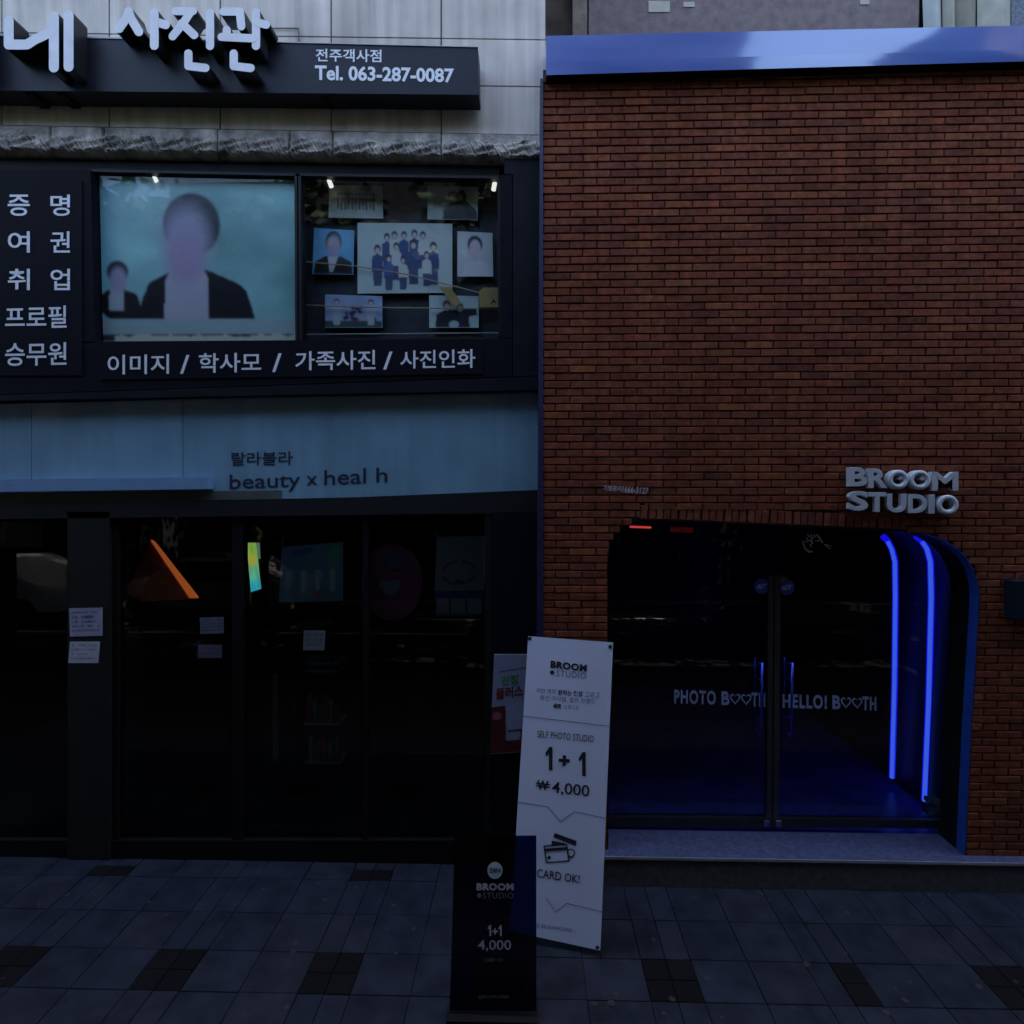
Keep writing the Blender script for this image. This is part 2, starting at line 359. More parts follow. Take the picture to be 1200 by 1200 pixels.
# black cladding round the windows
YC = -.03
prism('cladding_panel', [(-330, 196), (106, 199), (111, 402), (-330, 402)], YC, .2, m_clad, LB)
prism('cladding_panel', [(-330, 403), (600, 397), (600, 441), (-330, 474)], YC, .2, m_clad, LB)
prism('cladding_panel', [(586, 205), (600, 205), (600, 396), (587, 396)], YC, .2, m_clad, LB)
prism('cladding_panel', [(591, 186), (636, 186), (635, 440), (601, 441), (601, 204), (591, 204)], YC - .004, .2, m_clad2, LB)
prism('cladding_trim', [(-330, 474.5), (635, 441), (635, 457), (-330, 476)], YC - .012, .2, m_clad2, LB)
# windows
def window(q, name='window', sash=None):
    w = prism(name, [q[0], q[1], (q[1][0] - 3, q[1][1] + 3), (q[0][0] + 3, q[0][1] + 3)], .0, .09, m_frame, LB)
    x0, y0 = q[0]; x1, y1 = q[1]; x2, y2 = q[2]; x3, y3 = q[3]
    for pp in ([q[3], q[2], (x2 - 3, y2 - 3), (x3 + 3, y3 - 3)], [(x0, y0 + 3), (x0 + 3, y0 + 3), (x3 + 3, y3 - 3), (x3, y3 - 3)], [(x1 - 3, y1 + 3), (x1, y1 + 3), (x2, y2 - 3), (x2 - 3, y2 - 3)]):
        prism('frame_bar', pp, .0, .09, m_frame, w)
    prism('pane', [(x0 + 3, y0 + 3), (x1 - 3, y1 + 3), (x2 - 3, y2 - 3), (x3 + 3, y3 - 3)], .03, .036, m_wglass, w)
    return w
wq1 = [(105, 198), (348, 203), (349, 403), (110, 403)]; wq2 = [(349.5, 203), (586, 206), (587, 397), (350.5, 402)]
window(wq1); window(wq2)
# display case behind
b = MB()
for a, yy in ((wq1, .24), (wq2, .24)):
    b.poly(pxp([(a[0][0] - 8, 180), (a[1][0] + 6, 180), (a[2][0] + 6, a[2][1] + 8), (a[3][0] - 8, a[3][1] + 8)], yy), yy, yy + .02)
b.build('display_back', mat('black_display_board', (.02, .024, .032), .6, nz=.3), LB)
# window posters
pc = Pic(150, 122, (.20, .42, .47)).noise(.7, 5).noise(.35, 12)
pc.mix(np.clip(.35 - np.abs(pc.X - .06) * 4, 0, 1), (.10, .35, .62)); pc.mix(np.clip(.6 - pc.Y * 4, 0, 1) * .4, (.12, .28, .34))
pc.mix(np.clip(1 - np.abs(pc.X - .3) * 3.5, 0, 1) * np.clip(1 - pc.Y * 1.1, 0, 1) * .35, (.34, .5, .56))
jk = (.012, .011, .018)
pc.poly([(.0, .755), (.03, .72), (.07, .69), (.15, .69), (.21, .715), (.25, .86), (.10, .88), (.05, .845), (.01, .80)], jk)
pc.poly([(.075, .69), (.145, .69), (.145, .815), (.07, .815)], (.30, .38, .47)).ell(.115, .585, .054, .065, (.03, .03, .05), .15).ell(.118, .635, .043, .075, (.27, .27, .42), .5)
pc.poly([(.20, .865), (.24, .74), (.27, .65), (.38, .58), (.56, .57), (.72, .655), (.76, .70), (.80, .86)], jk)
pc.poly([(.355, .63), (.40, .52), (.52, .52), (.565, .62), (.565, .865), (.345, .865)], (.33, .35, .47))
pc.ell(.487, .305, .142, .19, (.028, .03, .045), .08)
k0 = pc.a.copy(); pc.ell(.458, .40, .118, .20, (.27, .27, .42), .7).ell(.455, .52, .085, .12, (.30, .25, .42), .8)
pc.poly([(0, .865), (1, .865), (1, .955), (0, .955)], (.24, .36, .41))
pc.poly([(0, .955), (1, .955), (1, 1), (0, 1)], (.025, .03, .035))
pts = [(.10, 1.01), (.10, .965)] + [(.1 + .9 * i / 26, .962 + random.uniform(-.008, .012)) for i in range(27)] + [(1, 1.01)]
pc.poly(pts, (.40, .44, .42)).blur(1)
o = sheet('portrait_poster', pc, [(108.5, 202), (345, 205), (346, 400), (112, 401)], .06, m=PMG)
T = tag(o, 'large teal portrait poster of two suited figures with blurred faces in the left shop window', 'poster')
put('우리동네 사진관', rect(193, 372, 240, 379), .096, m_print, o)
def bust(w, h, bgc, jac, face=(.30, .27, .40), hair=(.02, .02, .03), cx=.5, shirt=(.35, .42, .5), fy=.33, top=.12):
    p = Pic(w, h, bgc).noise(.3, 4)
    p.poly([(.02, 1), (.08, .72), (.3, .60), (.7, .60), (.95, .72), (.99, 1)], jac).poly([(.36, .6), (.62, .6), (.5, .95), (.42, .95)], shirt)
    p.ell(cx, fy - .05, .2, .24, hair, .1).ell(cx, fy + .04, .165, .23, face, .5); return p
def crowd(p, cx, cy, s, shirt, n=None, hair=(.03, .025, .035), face=(.38, .33, .40), legs=(.04, .06, .14)):
    p.poly([(cx - .055 * s, cy + .30 * s), (cx - .05 * s, cy + .1 * s), (cx, cy + .055 * s), (cx + .05 * s, cy + .1 * s), (cx + .055 * s, cy + .30 * s)], shirt)
    p.poly([(cx - .045 * s, cy + .28 * s), (cx + .045 * s, cy + .28 * s), (cx + .04 * s, cy + .48 * s), (cx - .035 * s, cy + .48 * s)], legs)
    p.ell(cx, cy, .032 * s, .058 * s, hair, .2).ell(cx, cy + .018 * s, .022 * s, .036 * s, face, .3)
def photo(pic, quad, lab, Y=.19):
    return tag(sheet('photo_print', pic, quad, Y, m=PMG), lab, 'photograph', 'photographs on the black display board')
p = Pic(70, 48, (.30, .38, .40)).noise(.2)
for i in range(11):
    x = .17 + .066 * i; p.ell(x, .33, .022, .05, (.04, .03, .04), .3); p.poly([(x - .035, .42), (x + .035, .42), (x + .02, .62), (x - .02, .62)], (.015, .015, .03)); p.poly([(x - .022, .6), (x + .022, .6), (x + .016, .76 + .02 * (i % 3)), (x - .02, .76)], (.02, .02, .04))
photo(p.blur(1), [(386, 213), (448, 216), (449, 256), (385, 255)], 'small grey photograph of a row of people in dark suits')
p = Pic(60, 56, (.30, .38, .42)).noise(.3); p.mix(np.clip(.75 - p.Y * 3, 0, 1), (.28, .28, .22))
p.poly([(.3, 1), (.33, .62), (.48, .48), (.75, .4), (.98, .72), (1, 1)], (.018, .018, .026)).ell(.5, .3, .1, .15, (.03, .03, .035), .2).ell(.51, .34, .075, .13, (.30, .26, .30), .3).ell(.68, .3, .085, .2, (.03, .03, .035), .2).ell(.66, .33, .05, .1, (.30, .26, .28), .3)
photo(p.blur(1), [(501, 217), (560, 219), (560, 258), (501, 257)], 'photograph of a couple in black leaning their heads together')
p = bust(60, 70, (.10, .30, .55), (.010, .010, .016)); p.mix(np.clip(1 - np.abs(p.X - .75) * 3, 0, 1) * np.clip(1 - p.Y * 1.3, 0, 1) * .3, (.2, .5, .7))
photo(p.blur(1), [(368, 267), (415, 270), (414, 322), (366, 321)], 'blue background portrait of a suited figure with a blurred face')
p = Pic(150, 110, (.33, .43, .47)).noise(.15)
nv, wh = (.03, .055, .17), (.40, .45, .48)
for cx, cy, s, c in ((.31, .20, 1, nv), (.39, .17, 1, wh), (.49, .17, 1, nv), (.60, .15, 1.05, nv), (.69, .17, 1, wh), (.21, .37, 1.1, nv), (.80, .33, 1.15, nv), (.41, .33, 1, wh), (.59, .30, 1.2, nv), (.33, .5, .95, (.05, .09, .28)), (.73, .45, .95, wh), (.48, .52, .9, wh)):
    crowd(p, cx, cy, s, c)
photo(p.blur(1), [(419, 261), (530, 262), (530, 343), (419, 344)], 'largest photograph in the display, a group of about twelve people in navy and white')
p = Pic(50, 60, (.36, .42, .48)).noise(.15); p.poly([(.12, 1), (.2, .75), (.4, .62), (.65, .62), (.85, .75), (.92, 1)], (.42, .48, .55)).ell(.5, .28, .21, .2, (.025, .022, .03), .15).ell(.5, .38, .165, .21, (.44, .38, .46), .25).poly([(.42, .5), (.58, .5), (.58, .66), (.42, .66)], (.42, .37, .44))
photo(p.blur(1), [(536, 271), (577, 273), (578, 324), (536, 324)], 'pale portrait of a dark haired person in white')
p = Pic(70, 46, (.20, .28, .45)).noise(.3); p.poly([(0, .78), (1, .78), (1, 1), (0, 1)], (.03, .06, .06))
for i in range(26): p.ell(.5 + random.gauss(0, .13), .55 + random.uniform(-.18, .25), .035, .06, random.choice([(.03, .02, .04), (.18, .06, .10), (.3, .25, .3), (.04, .03, .1)]), .3)
for x in (.2, .8): crowd(p, x, .2, 1.5, (.28, .34, .45), legs=(.3, .34, .42))
photo(p.blur(1), [(381, 345), (448, 347), (448, 384), (381, 384)], 'small photograph of a team crouching on green grass')
p = Pic(60, 46, (.30, .42, .46)).noise(.2); p.poly([(.12, 1), (.15, .6), (.3, .45), (.6, .42), (.95, .38), (.97, .6), (.8, .65), (.82, 1)], (.015, .018, .03)).ell(.35, .3, .08, .15, (.03, .02, .03), .2).ell(.36, .35, .055, .11, (.32, .26, .3), .3).ell(.62, .35, .07, .13, (.03, .02, .03), .2).ell(.62, .4, .05, .1, (.32, .26, .3), .3).ell(.5, .9, .1, .12, (.3, .4, .45), .2)
photo(p.blur(1), [(503, 346), (561, 347), (561, 384), (503, 384)], 'small photograph of two people in dark jackets raising arms')
# pale trim strips round the display board
tr = MB()
for a, b_, in (((357, 392), (585, 390)), ((584, 211), (585, 390)), ((357, 216), (355, 392))):
    tr.tube([P(a[0], a[1], .17), P(b_[0], b_[1], .17)], .004, 6)
tr.build('display_edging', mat('pale_edging', (.4, .4, .36), .5), LB)
# streaks and patches reflected in the window glass, built as tubes and flat pieces
m_streak = mat('tan_reflection', (.42, .30, .14), .6)
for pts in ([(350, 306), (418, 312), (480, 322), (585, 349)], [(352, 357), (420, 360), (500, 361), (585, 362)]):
    MB().tube([P(*q, .165) for q in pts], .0045, 6).build('reflected_streak', m_streak, LB)
o = prism('yellow_reflection', [(561, 341), (567, 337), (584, 337), (587, 343), (586, 360), (562, 360)], .15, .153, mat('yellow_reflection_tint', (.34, .24, .07), .6)); tag(o, 'small yellow reflection with dark corner mark at the right edge of the photo display', 'card')  # yellow reflection in the window glass, built as a card
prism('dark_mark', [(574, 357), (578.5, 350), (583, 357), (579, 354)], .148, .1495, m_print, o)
o = prism('yellow_reflection_band', [(515, 337), (528, 336), (541, 356), (532, 359)], .15, .153, MATS['yellow_reflection_tint']); tag(o, 'short slanting yellow reflection above the picture with raised arms', 'reflection')
# little display spotlights
m_lamp = emit('lamp_glow', (1, .97, .86), 1.0 * EX)
for k, (x, y, dx, lab, hs) in enumerate(((180, 203, 5, 'leftmost glowing display spotlight, above the large teal portrait', 14), (384, 205, 5, 'glowing spotlight at the top left corner of the photo display', 17), (483, 208, 0, 'smallest glowing spotlight, in the top middle of the photo display', 7), (580, 212, -2, 'rightmost glowing spotlight, beside the right window edge', 14))):
    ye = .055
    t = thing('display_spotlight', lab, 'lamp', P(x, y, ye), 'spotlights at the top of the shop windows')
    MB().tube([P(x - dx * .3, y - 2, ye + .012), P(x + dx * .9, y + hs - 3, ye + .012)], .017 if hs > 10 else .015, 10).build('bulb', m_lamp, t)
    MB().box(*[c for c in (P(x - 4, y, ye).x, P(x + 4, y, ye).x)], ye, ye + .03, P(x, y - 3, ye).z, P(x, y - 6, ye).z).build('mount', m_black, t)
# service lists (white vinyl on black cladding)
t = thing('service_list_sign', 'column of white Korean service words on the black panel left of the portrait window', 'sign', P(45, 330, YC - .01))
prism('panel', rect(-330, 212, 96, 440), YC - .008, YC - .001, m_clad, t)
for row, y0, y1 in (('증명', 228, 253), ('여권', 271, 296), ('취업', 315, 340), ('프로필', 359, 385), ('승무원', 402, 429)):
    if len(row) == 2:
        for ch, a, b in ((row[0], 9, 35), (row[1], 59, 82)):
            if y0 > 260: a -= 0; b -= 0
            put(ch, rect(a, y0, b, y1), YC - .012, m_white, t, off=.012)
    else: put(row, rect(6, y0, 78, y1, -1), YC - .012, m_white, t, off=.012)
t = thing('photo_service_sign', 'white Korean words split by slashes on the black strip under the shop windows', 'sign', P(340, 425, YC - .01))
prism('panel', [(118, 408), (566, 401), (566, 438), (118, 445)], YC - .008, YC - .001, m_clad, t)
for s_, q in (('이미지', [(126, 416), (198, 415), (198, 438), (126, 439)]), ('/', [(211, 416), (222, 416), (222, 438), (211, 438)]), ('학사모', [(233, 414), (306, 413), (306, 436), (233, 437)]), ('/', [(319, 414), (330, 414), (330, 436), (319, 436)]),
              ('가족사진', [(346, 412), (440, 410), (440, 433), (346, 434)]), ('/', [(449, 412), (460, 412), (460, 433), (449, 433)]), ('사진인화', [(469, 411), (557, 409), (557, 431), (469, 432)])):
    put(s_, q, YC - .012, m_white, t, off=.012)
# top sign board with raised letters
t = thing('photo_studio_sign', 'long black sign board with raised pale Korean letters and a white phone number', 'sign', P(280, 80, -.2))
YB = -.20
MB().poly(pxp([(-330, 34), (560, 55), (561, 111), (-330, 103)], YB), YB, -.03).build('board', m_board, t)
prism('top_flashing', [(-330, 30), (350, 49.5), (560, 54.4), (560, 55.2), (-330, 34.2)], YB - .006, -.03, mat('pale_flashing', (.35, .4, .45), .4), t)
put('전주객사점', [(370, 57), (447, 58), (447, 73), (370, 72)], YB - .003, m_white, t, off=.016)
put('Tel. 063-287-0087', [(369, 76), (532, 80), (532, 97), (369, 94)], YB - .003, m_white, t, off=.03)
for x in (35, 72, 380): prism('bracket', rect(x - 5, 104, x + 5, 113), YB + .03, -.03, m_black, t)
k = 1 / 3.636
def letter(strokes, w, label=None):
    b = MB(); YL = YB - .13
    for i, s_ in enumerate(strokes):
        for j in range(len(s_) - 1):
            ww = w if len(s_) < 5 or True else w
            pts = capsule((s_[j][0] * k, s_[j][1] * k), (s_[j + 1][0] * k, s_[j + 1][1] * k), w, 8)
            b.poly(pxp([(q.x, q.y) for q in pts], YL), YL - .0003 * ((i * 3 + j) % 7), YB - .003, 0, 1)
    o = b.build('letter', [m_letter, m_side], t)
letter([[(37, 88), (37, 190), (115, 190), (150, 168), (190, 150), (225, 128)], [(230, 70), (230, 288)], [(293, 66), (293, 285)]], 11.6)
letter([[(-110, 60), (-110, 285)], [(-180, 110), (-120, 110)], [(-260, 80), (-260, 170), (-190, 170)]], 11.6)
letter([[(548, 48), (540, 75), (508, 122)], [(548, 48), (558, 78), (592, 136)], [(658, 55), (658, 195)], [(660, 92), (706, 106)]], 10.2)
letter([[(748, 47), (822, 47)], [(812, 52), (780, 100), (736, 155)], [(775, 100), (828, 150)], [(895, 55), (895, 196)], [(803, 228), (803, 282), (876, 290)]], 9.6)
letter([[(952, 49), (1022, 49), (1028, 112)], [(966, 128), (966, 156)], [(945, 158), (1078, 164)], [(1091, 52), (1091, 196)], [(1094, 95), (1134, 106)], [(996, 228), (996, 282), (1068, 290)]], 9.6)
# thin conduit on the wall right of the letters
w_ = MB().tube([P(318, 33, -.01), P(350, 33, -.01), P(350, 48, -.01)], .004, 6).build('wall_cable', m_joint); tag(w_, 'thin bent cable on the pale stone wall above the black sign board', 'cable')

# ------------------------------------------------------------------ blue fascia sign
YF = .05
t = thing('blue_fascia_sign', 'wide muted blue fascia with small dark Korean and English lettering under the black cladding', 'sign', P(300, 520, YF))
for a, b in ((-330, 36.5), (37.2, 214), (214.8, 631)):
    prism('fascia_panel', [(a, 473.5 - a * .0265), (b, 473.5 - b * .0265), (b, 590 - b * .012 - max(0, b - 320) * .016), (a, 590 - a * .012)], YF, YF + .1, m_fascia, t)
for s_, q in (('랄라블라', [(271, 530), (343, 528.5), (343, 545), (271, 546)]), ('beauty', [(269, 556), (352, 553), (352, 576), (269, 579)]), ('x', [(359, 558), (372, 557.5), (372, 568.5), (359, 569)]), ('heal', [(380, 551), (429, 548.5), (429, 566.5), (380, 569)]), ('h', [(441, 548), (454, 547.5), (454, 565), (441, 565.5)])):
    put(s_, q, YF - .003, m_navy, t, off=.012 if s_ == '랄라블라' else 0.008)
prism('light_box', [(-330, 566), (243, 559), (243, 573), (-330, 581)], YF - .09, YF - .001, m_strip, t)
prism('lower_trim', [(-330, 583), (330, 574.5), (330, 585), (-330, 593)], YF - .006, YF - .001, m_olive, t)
# ------------------------------------------------------------------ shopfront under it
prism('shopfront_beam', [(-330, 594), (330, 586.2), (632, 574), (632, 601), (-330, 612)], .0, .5, mat('dark_beam', (.012, .013, .015), .6, spec=.2), LB)
YG = .06
zb = .02
def post(x0, x1, Y0_, Y1_, m, y0=600, y1=1016, nm='post'): return prism(nm, [(x0, y0), (x1, y0), (x1, y1), (x0, y1)], Y0_, Y1_, m, LB)
post(79, 128, .0, .4, mat('dark_green_pillar', (.011, .012, .012), .6, spec=.2), nm='pillar')
post(568, 576, .01, .12, m_frame); post(577, 631, -.01, .4, m_clad); post(272, 284, .03, .12, m_black); post(-330, -300, 0, .4, m_clad)
post(131, 138, .03, .12, m_black); post(425, 431, .03, .1, m_black)
prism('kick_plate', [(-330, 985), (576, 985), (576, 1016), (-330, 1016)], .02, .12, m_black, LB)
gx = [-298, 78, 130, 272, 284, 425, 431, 568]
for a, b in ((-298, 78), (139, 271), (285, 424), (432, 567)):
    prism('glass_pane', [(a, 600), (b, 600), (b, 984), (a, 984)], YG, YG + .006, m_mirror, LB)
xa, xb = P(-300, 0, 0).x, XE - .1
MB().box(xa, xb, .4, 4.2, .0, .03).build('shop_floor', mat('dark_shop_floor', (.012, .012, .014), .5, spec=.2), LB)
for o_ in [o for o in bpy.data.objects if o.name.startswith('building_core')]: bpy.data.objects.remove(o_)
MB().box(xa - .4, XE, 4.2, 5.5, 0, 8.7).box(xa - .4, xa, .45, 4.2, 0, 8.7).box(xb, XE, .45, 4.2, 0, 8.7).box(xa, xb, .45, 4.2, 2.8, 8.7).build('building_core', m_dark, LB)
# things inside the shop window
def poster(name, pic, q, lab, Y=.085, cat='poster', group=None): return tag(sheet(name, pic, q, Y), lab, cat, group)
p = Pic(60, 58, (.10, .17, .19)).noise(.4); p.poly([(0, 0), (.4, 0), (.3, .75), (0, .85)], (.05, .14, .22), .7).poly([(.82, .05), (.95, .05), (.97, .35), (.78, .4)], (.05, .3, .12)).poly([(.15, .08), (.5, .04), (.5, .14), (.2, .22)], (.03, .07, .22))
for x, c in ((.13, (.18, .2, .25)), (.37, (.26, .3, .32)), (.6, (.32, .34, .32)), (.83, (.30, .36, .33))): p.poly([(x - .05, .45), (x + .05, .45), (x + .035, .83), (x - .035, .83)], c)
p.poly([(.54, .8), (.66, .8), (.66, .92), (.54, .92)], (.3, .08, .05))
poster('product_poster', p.blur(1), [(330, 641), (402, 635), (402, 704), (327, 706)], 'dim teal poster with four pale bottles in the dark shop window')
p = Pic(56, 60, (.003, .003, .003)); ring = Pic(56, 60, (0, 0, 0))
t = thing('round_pink_sign', 'round dark pink sign with a grey heart hanging in the shop window', 'sign', P(459, 682, .09))
pts = [(459 + 36 * math.cos(a), 682 + 45 * math.sin(a)) for a in [2 * math.pi * i / 48 for i in range(48)]]
prism('disc', pts, .088, .10, mat('dark_pink_card', (.13, .025, .05), .6), t)
hp = [(457 + 13 * (math.sin(a) ** 3), 688 - 1.0 * (10 * math.cos(a) - 3.6 * math.cos(2 * a) - 1.5 * math.cos(3 * a))) for a in [2 * math.pi * i / 40 for i in range(40)]]
prism('heart', hp, .084, .0875, mat('grey_card', (.11, .13, .14), .6), t)
prism('tag', rect(452, 645, 472, 668), .083, .0872, mat('dull_violet_card', (.055, .05, .085), .6), t)
t = thing('ring_diagram_poster', 'white poster with a broken black ring above a dark blue strip', 'poster', P(540, 675, .09))
p = Pic(70, 74, (.15, .155, .145)).noise(.15)
d = np.sqrt(((p.X - .48) / .33) ** 2 + ((p.Y - .66) / .21) ** 2); an = np.arctan2(p.Y - .66, p.X - .48)
p.mix(((np.abs(d - 1) < .08) & (np.abs(np.sin(an * 2 + .1)) > .35)) * 1.0, (.02, .02, .03)).ell(.48, .83, .09, .04, (.02, .02, .03), .3).ell(.5, .36, .02, .025, (.04, .04, .04), .3)
for y, a, b in ((.1, .32, .65), (.18, .3, .68), (.27, .15, .85)): 
    for i in range(int((b - a) / .035)): p.ell(a + .035 * i, y, .012, .012, (.07, .07, .07), .5)
sheet('sheet', p.blur(1), [(512, 629), (572, 628), (567, 692), (509, 693)], .085, t)
prism('blue_strip', [(510, 693.5), (567, 692.5), (566, 721), (510, 722)], .084, .088, mat('deep_blue_card', (.01, .03, .09), .6), t)
for a, b in ((512, 526), (528.5, 545), (548, 564)): prism('white_square', rect(a, 701, b, 719), .0815, .0835, mat('pale_card', (.14, .145, .14), .6), t)
# notices on pillar and glass
def notice(q, lab, Y, bgc, dk, n, group=None):
    p = Pic(44, 40, bgc).noise(.3)
    for i in range(n):
        y = .12 + .8 * i / n
        for j in range(9):
            if random.random() < .8: p.poly([(.08 + .095 * j, y), (.08 + .095 * j + .075, y), (.08 + .095 * j + .075, y + .42 / n), (.08 + .095 * j, y + .42 / n)], dk, random.uniform(.5, 1))
    poster('notice', p.blur(1), q, lab, Y, 'notice', group)
notice([(81, 713), (120, 712), (120, 745), (82, 746)], 'dense bluish notice, upper one on the dark shop pillar', -.004, (.30, .32, .44), (.05, .06, .14), 5)
notice([(82, 752), (117, 752), (115, 777), (80, 777)], 'white notice with a small icon, lower one on the dark pillar', -.004, (.42, .45, .52), (.18, .2, .28), 4)
notice([(234, 724), (262, 723), (262, 742), (235, 743)], 'faint bluish notice on the shop glass, above the violet grey one', .056, (.10, .11, .17), (.03, .03, .07), 4)
notice([(232, 756), (260, 756), (260, 771), (232, 771)], 'faint violet grey notice on the shop glass, below the bluish one', .056, (.07, .07, .10), (.05, .05, .08), 2)
notice([(356, 739), (381, 739), (380, 762), (355, 762)], 'small grey notice with a pale lower edge on the glass under the bottle poster', .056, (.10, .11, .13), (.05, .05, .07), 3)
# green-blue reflection built as a glowing strip
t = thing('reflected_strip', 'narrow green to blue reflection built as a glowing upright strip in the dark shop', 'reflected glow', P(297, 665, .5))
m_refl = bpy.data.materials.new('reflection_glow'); m_refl.use_nodes = True; q = m_refl.node_tree; bb = q.nodes['Principled BSDF']; bb.inputs['Base Color'].default_value = (.01, .01, .01, 1)
vc = q.nodes.new('ShaderNodeVertexColor'); vc.layer_name = 'print'; q.links.new(vc.outputs[0], bb.inputs['Emission Color']); bb.inputs['Emission Strength'].default_value = 1.2 * EX
p = Pic(14, 60, (.30, .50, .08)); p.mix(np.clip((p.Y - .25) * 1.6, 0, 1), (.04, .50, .42)); p.mix(np.clip((p.Y - .75) * 3, 0, 1), (.03, .38, .62)); p.noise(.5, 8); p.ell(.4, .35, .4, .12, (.5, .45, .05), .8)
sheet('glow_panel', p, [(289, 636), (300, 636), (306, 690), (294, 694)], .50, t, m_refl)
prism('frame', [(286, 633), (302, 633), (309, 693), (292, 698)], .51, .54, m_black, t)  # dark border made for the reflected strip, no screen stands here
prism('pale_reflected_strip', [(300.5, 636), (304, 636), (305, 655), (302, 655)], .50, .505, emit('pale_green_glow', (.25, .5, .3), .5 * EX), t)
# orange pennant
t = thing('orange_triangle_sign', 'orange triangular folded sign with a painted sun reflection on one slanting edge inside the dark shop', 'sign', P(190, 675, .2))
prism('face', [(177, 636), (224, 702), (165, 705), (148, 694), (160, 665)], .20, .21, mat('deep_orange_board', (.30, .062, .012), .7, nz=.3), t)
prism('reflection_edge', [(176, 633), (180, 636), (231, 701), (222, 701)], .17, .199, emit('orange_reflection_edge', (.62, .13, .025), .75 * EX), t)  # reflected sunlight built as a glowing edge, no lamp sits here
# product shelf rack
t = thing('product_rack', 'small wire shelf rack with a few dark red products behind the shop glass', 'rack', P(367, 830, .3))
b = MB()
for x in (345, 390): b.tube([P(x, 760, .3), P(x + 2, 905, .3)], .006, 6)
b.build('upright', m_frame, t)
for y in (775, 784, 845, 890):
    MB().box(P(345, 0, .3).x, P(389, 0, .3).x, .28, .50, P(0, y, .3).z, P(0, y - 2, .3).z).build('shelf', mat('grey_shelf', (.16, .18, .18), .4, metal=.5), t)
mp_ = [mat('dark_red_pack', (.16, .02, .02), .5), mat('teal_pack', (.03, .13, .13), .5), mat('brown_pack', (.12, .06, .03), .5)]
for i in range(6): MB().box(P(348 + i * 6.6, 0, .3).x, P(353 + i * 6.6, 0, .3).x, .31, .36, P(0, 844, .3).z, P(0, 812 + 5 * (i % 3), .3).z).build('product_pack', mp_[i % 3 if i < 5 else 0], t)
for i in range(5): MB().box(P(349 + i * 8, 0, .3).x, P(354 + i * 8, 0, .3).x, .31, .36, P(0, 889, .3).z, P(0, 862 + 4 * (i % 2), .3).z).build('product_pack', mp_[(i + 1) % 3], t)
t = thing('tall_product_stand', 'dim pale tall stand left of the wire rack inside the shop', 'stand', P(323, 850, .4))
MB().tube([P(323, 890, .4), P(323, 790, .4)], .022, 10).build('column', mat('dull_grey_stand', (.10, .11, .11), .5), t); MB().tube([P(323, 900, .4), P(323, 890, .4)], .10, 16).build('foot', m_black, t)
# reddish street reflection at far left, painted on a sheet
p = Pic(50, 30, (.16, .07, .03)).noise(.8, 8); p.poly([(0, .6), (1, .55), (1, 1), (0, 1)], (.14, .02, .03), .7).poly([(.58, 0), (.62, 0), (.6, .7), (.55, .8)], (.5, .4, .38)).ell(.25, .8, .08, .3, (.45, .38, .36), .5)
p.a *= .55
poster('red_brown_reflection', p.blur(1), [(-60, 611), (49, 612), (50, 641), (-60, 642)], 'dark red and brown painted reflection at the far left top of the shop glass', .085)
# cut-out poster beside the brick wall
t = thing('cutout_poster_stand', 'white and dark red cut-out poster partly hidden behind the tall white banner', 'sign', P(597, 880, -.06))
p = Pic(60, 200, (.20, .23, .34)).noise(.1, 4)
yb = lambda x: .53 - .05 * x
p.poly([(0, yb(0)), (.30, yb(.3)), (.34, .87), (.62, .87), (.72, yb(.7)), (1, yb(1)), (1, 1), (0, 1)], (.06, .006, .01)).poly([(.30, .5), (.72, .48), (.68, .76), (.36, .77)], (.22, .25, .38)).poly([(.36, .77), (.67, .76), (.67, .785), (.36, .79)], (.02, .03, .09)).ell(.5, .83, .15, .035, (.24, .22, .27), .3)
p.ell(.85, .60, .10, .03, (.3, .2, .2), .3).ell(.12, .62, .1, .04, (.20, .08, .09), .3)
p.poly([(.12, .17), (1, .11), (1, .125), (.12, .185)], (.05, .06, .16))
o = sheet('card', p.blur(1), [(579, 767), (631, 767), (629, 880), (574, 884)], -.06, t, thick=.012)
put('진정', [(588, 792), (607, 790), (607, 802), (587, 804)], -.063, mat('green_print', (.03, .20, .05), .6), t, off=.03)
put('플러스', [(581, 807), (613, 802), (613, 816), (581, 820)], -.063, mat('dark_red_print', (.12, .01, .015), .6), t, off=.03)
prism('back_strut', rect(595, 880, 603, 1008), -.04, -.02, m_black, t)

# ------------------------------------------------------------------ brick building
YR = -.13
BB = thing('brick_building', 'dark red brick shopfront with an arched doorway and blue metal coping', 'building', (2, 0, 0))
path = [(712, 1000), (712, 900), (712, 780), (712, 660), (713, 648), (716, 636), (721, 626), (729, 618), (739, 612), (751, 609), (800, 610.5), (900, 615), (1000, 619), (1060, 622), (1084, 625), (1103, 631), (1119, 640), (1132, 652), (1141, 667), (1146, 684), (1147.5, 700), (1144, 760), (1138, 860), (1134, 940), (1131.5, 990)]
AW = pxp(path, YR)
zst = .205
AW[0] = (AW[0][0], zst); AW[-1] = (AW[-1][0], zst)
xl = P(636, 300, YR).x; xr = 5.4; zt = P(900, 84, YR).z + .05
MB().poly([(xl, 0), (AW[0][0], 0)] + AW + [(AW[-1][0], 0), (xr, 0), (xr, zt), (xl, zt)], YR + .014, .12).build('mortar_wall', m_mortar, BB)
def crossings(z):
    xs = []
    for i in range(len(AW) - 1):
        (a, b), (c, d) = AW[i], AW[i + 1]
        if (b > z) != (d > z): xs.append(a + (c - a) * (z - b) / (d - b))
    return (min(xs), max(xs)) if len(xs) >= 2 else None
PH, PW, JO = .0540, .190, .0090
soldier = .105
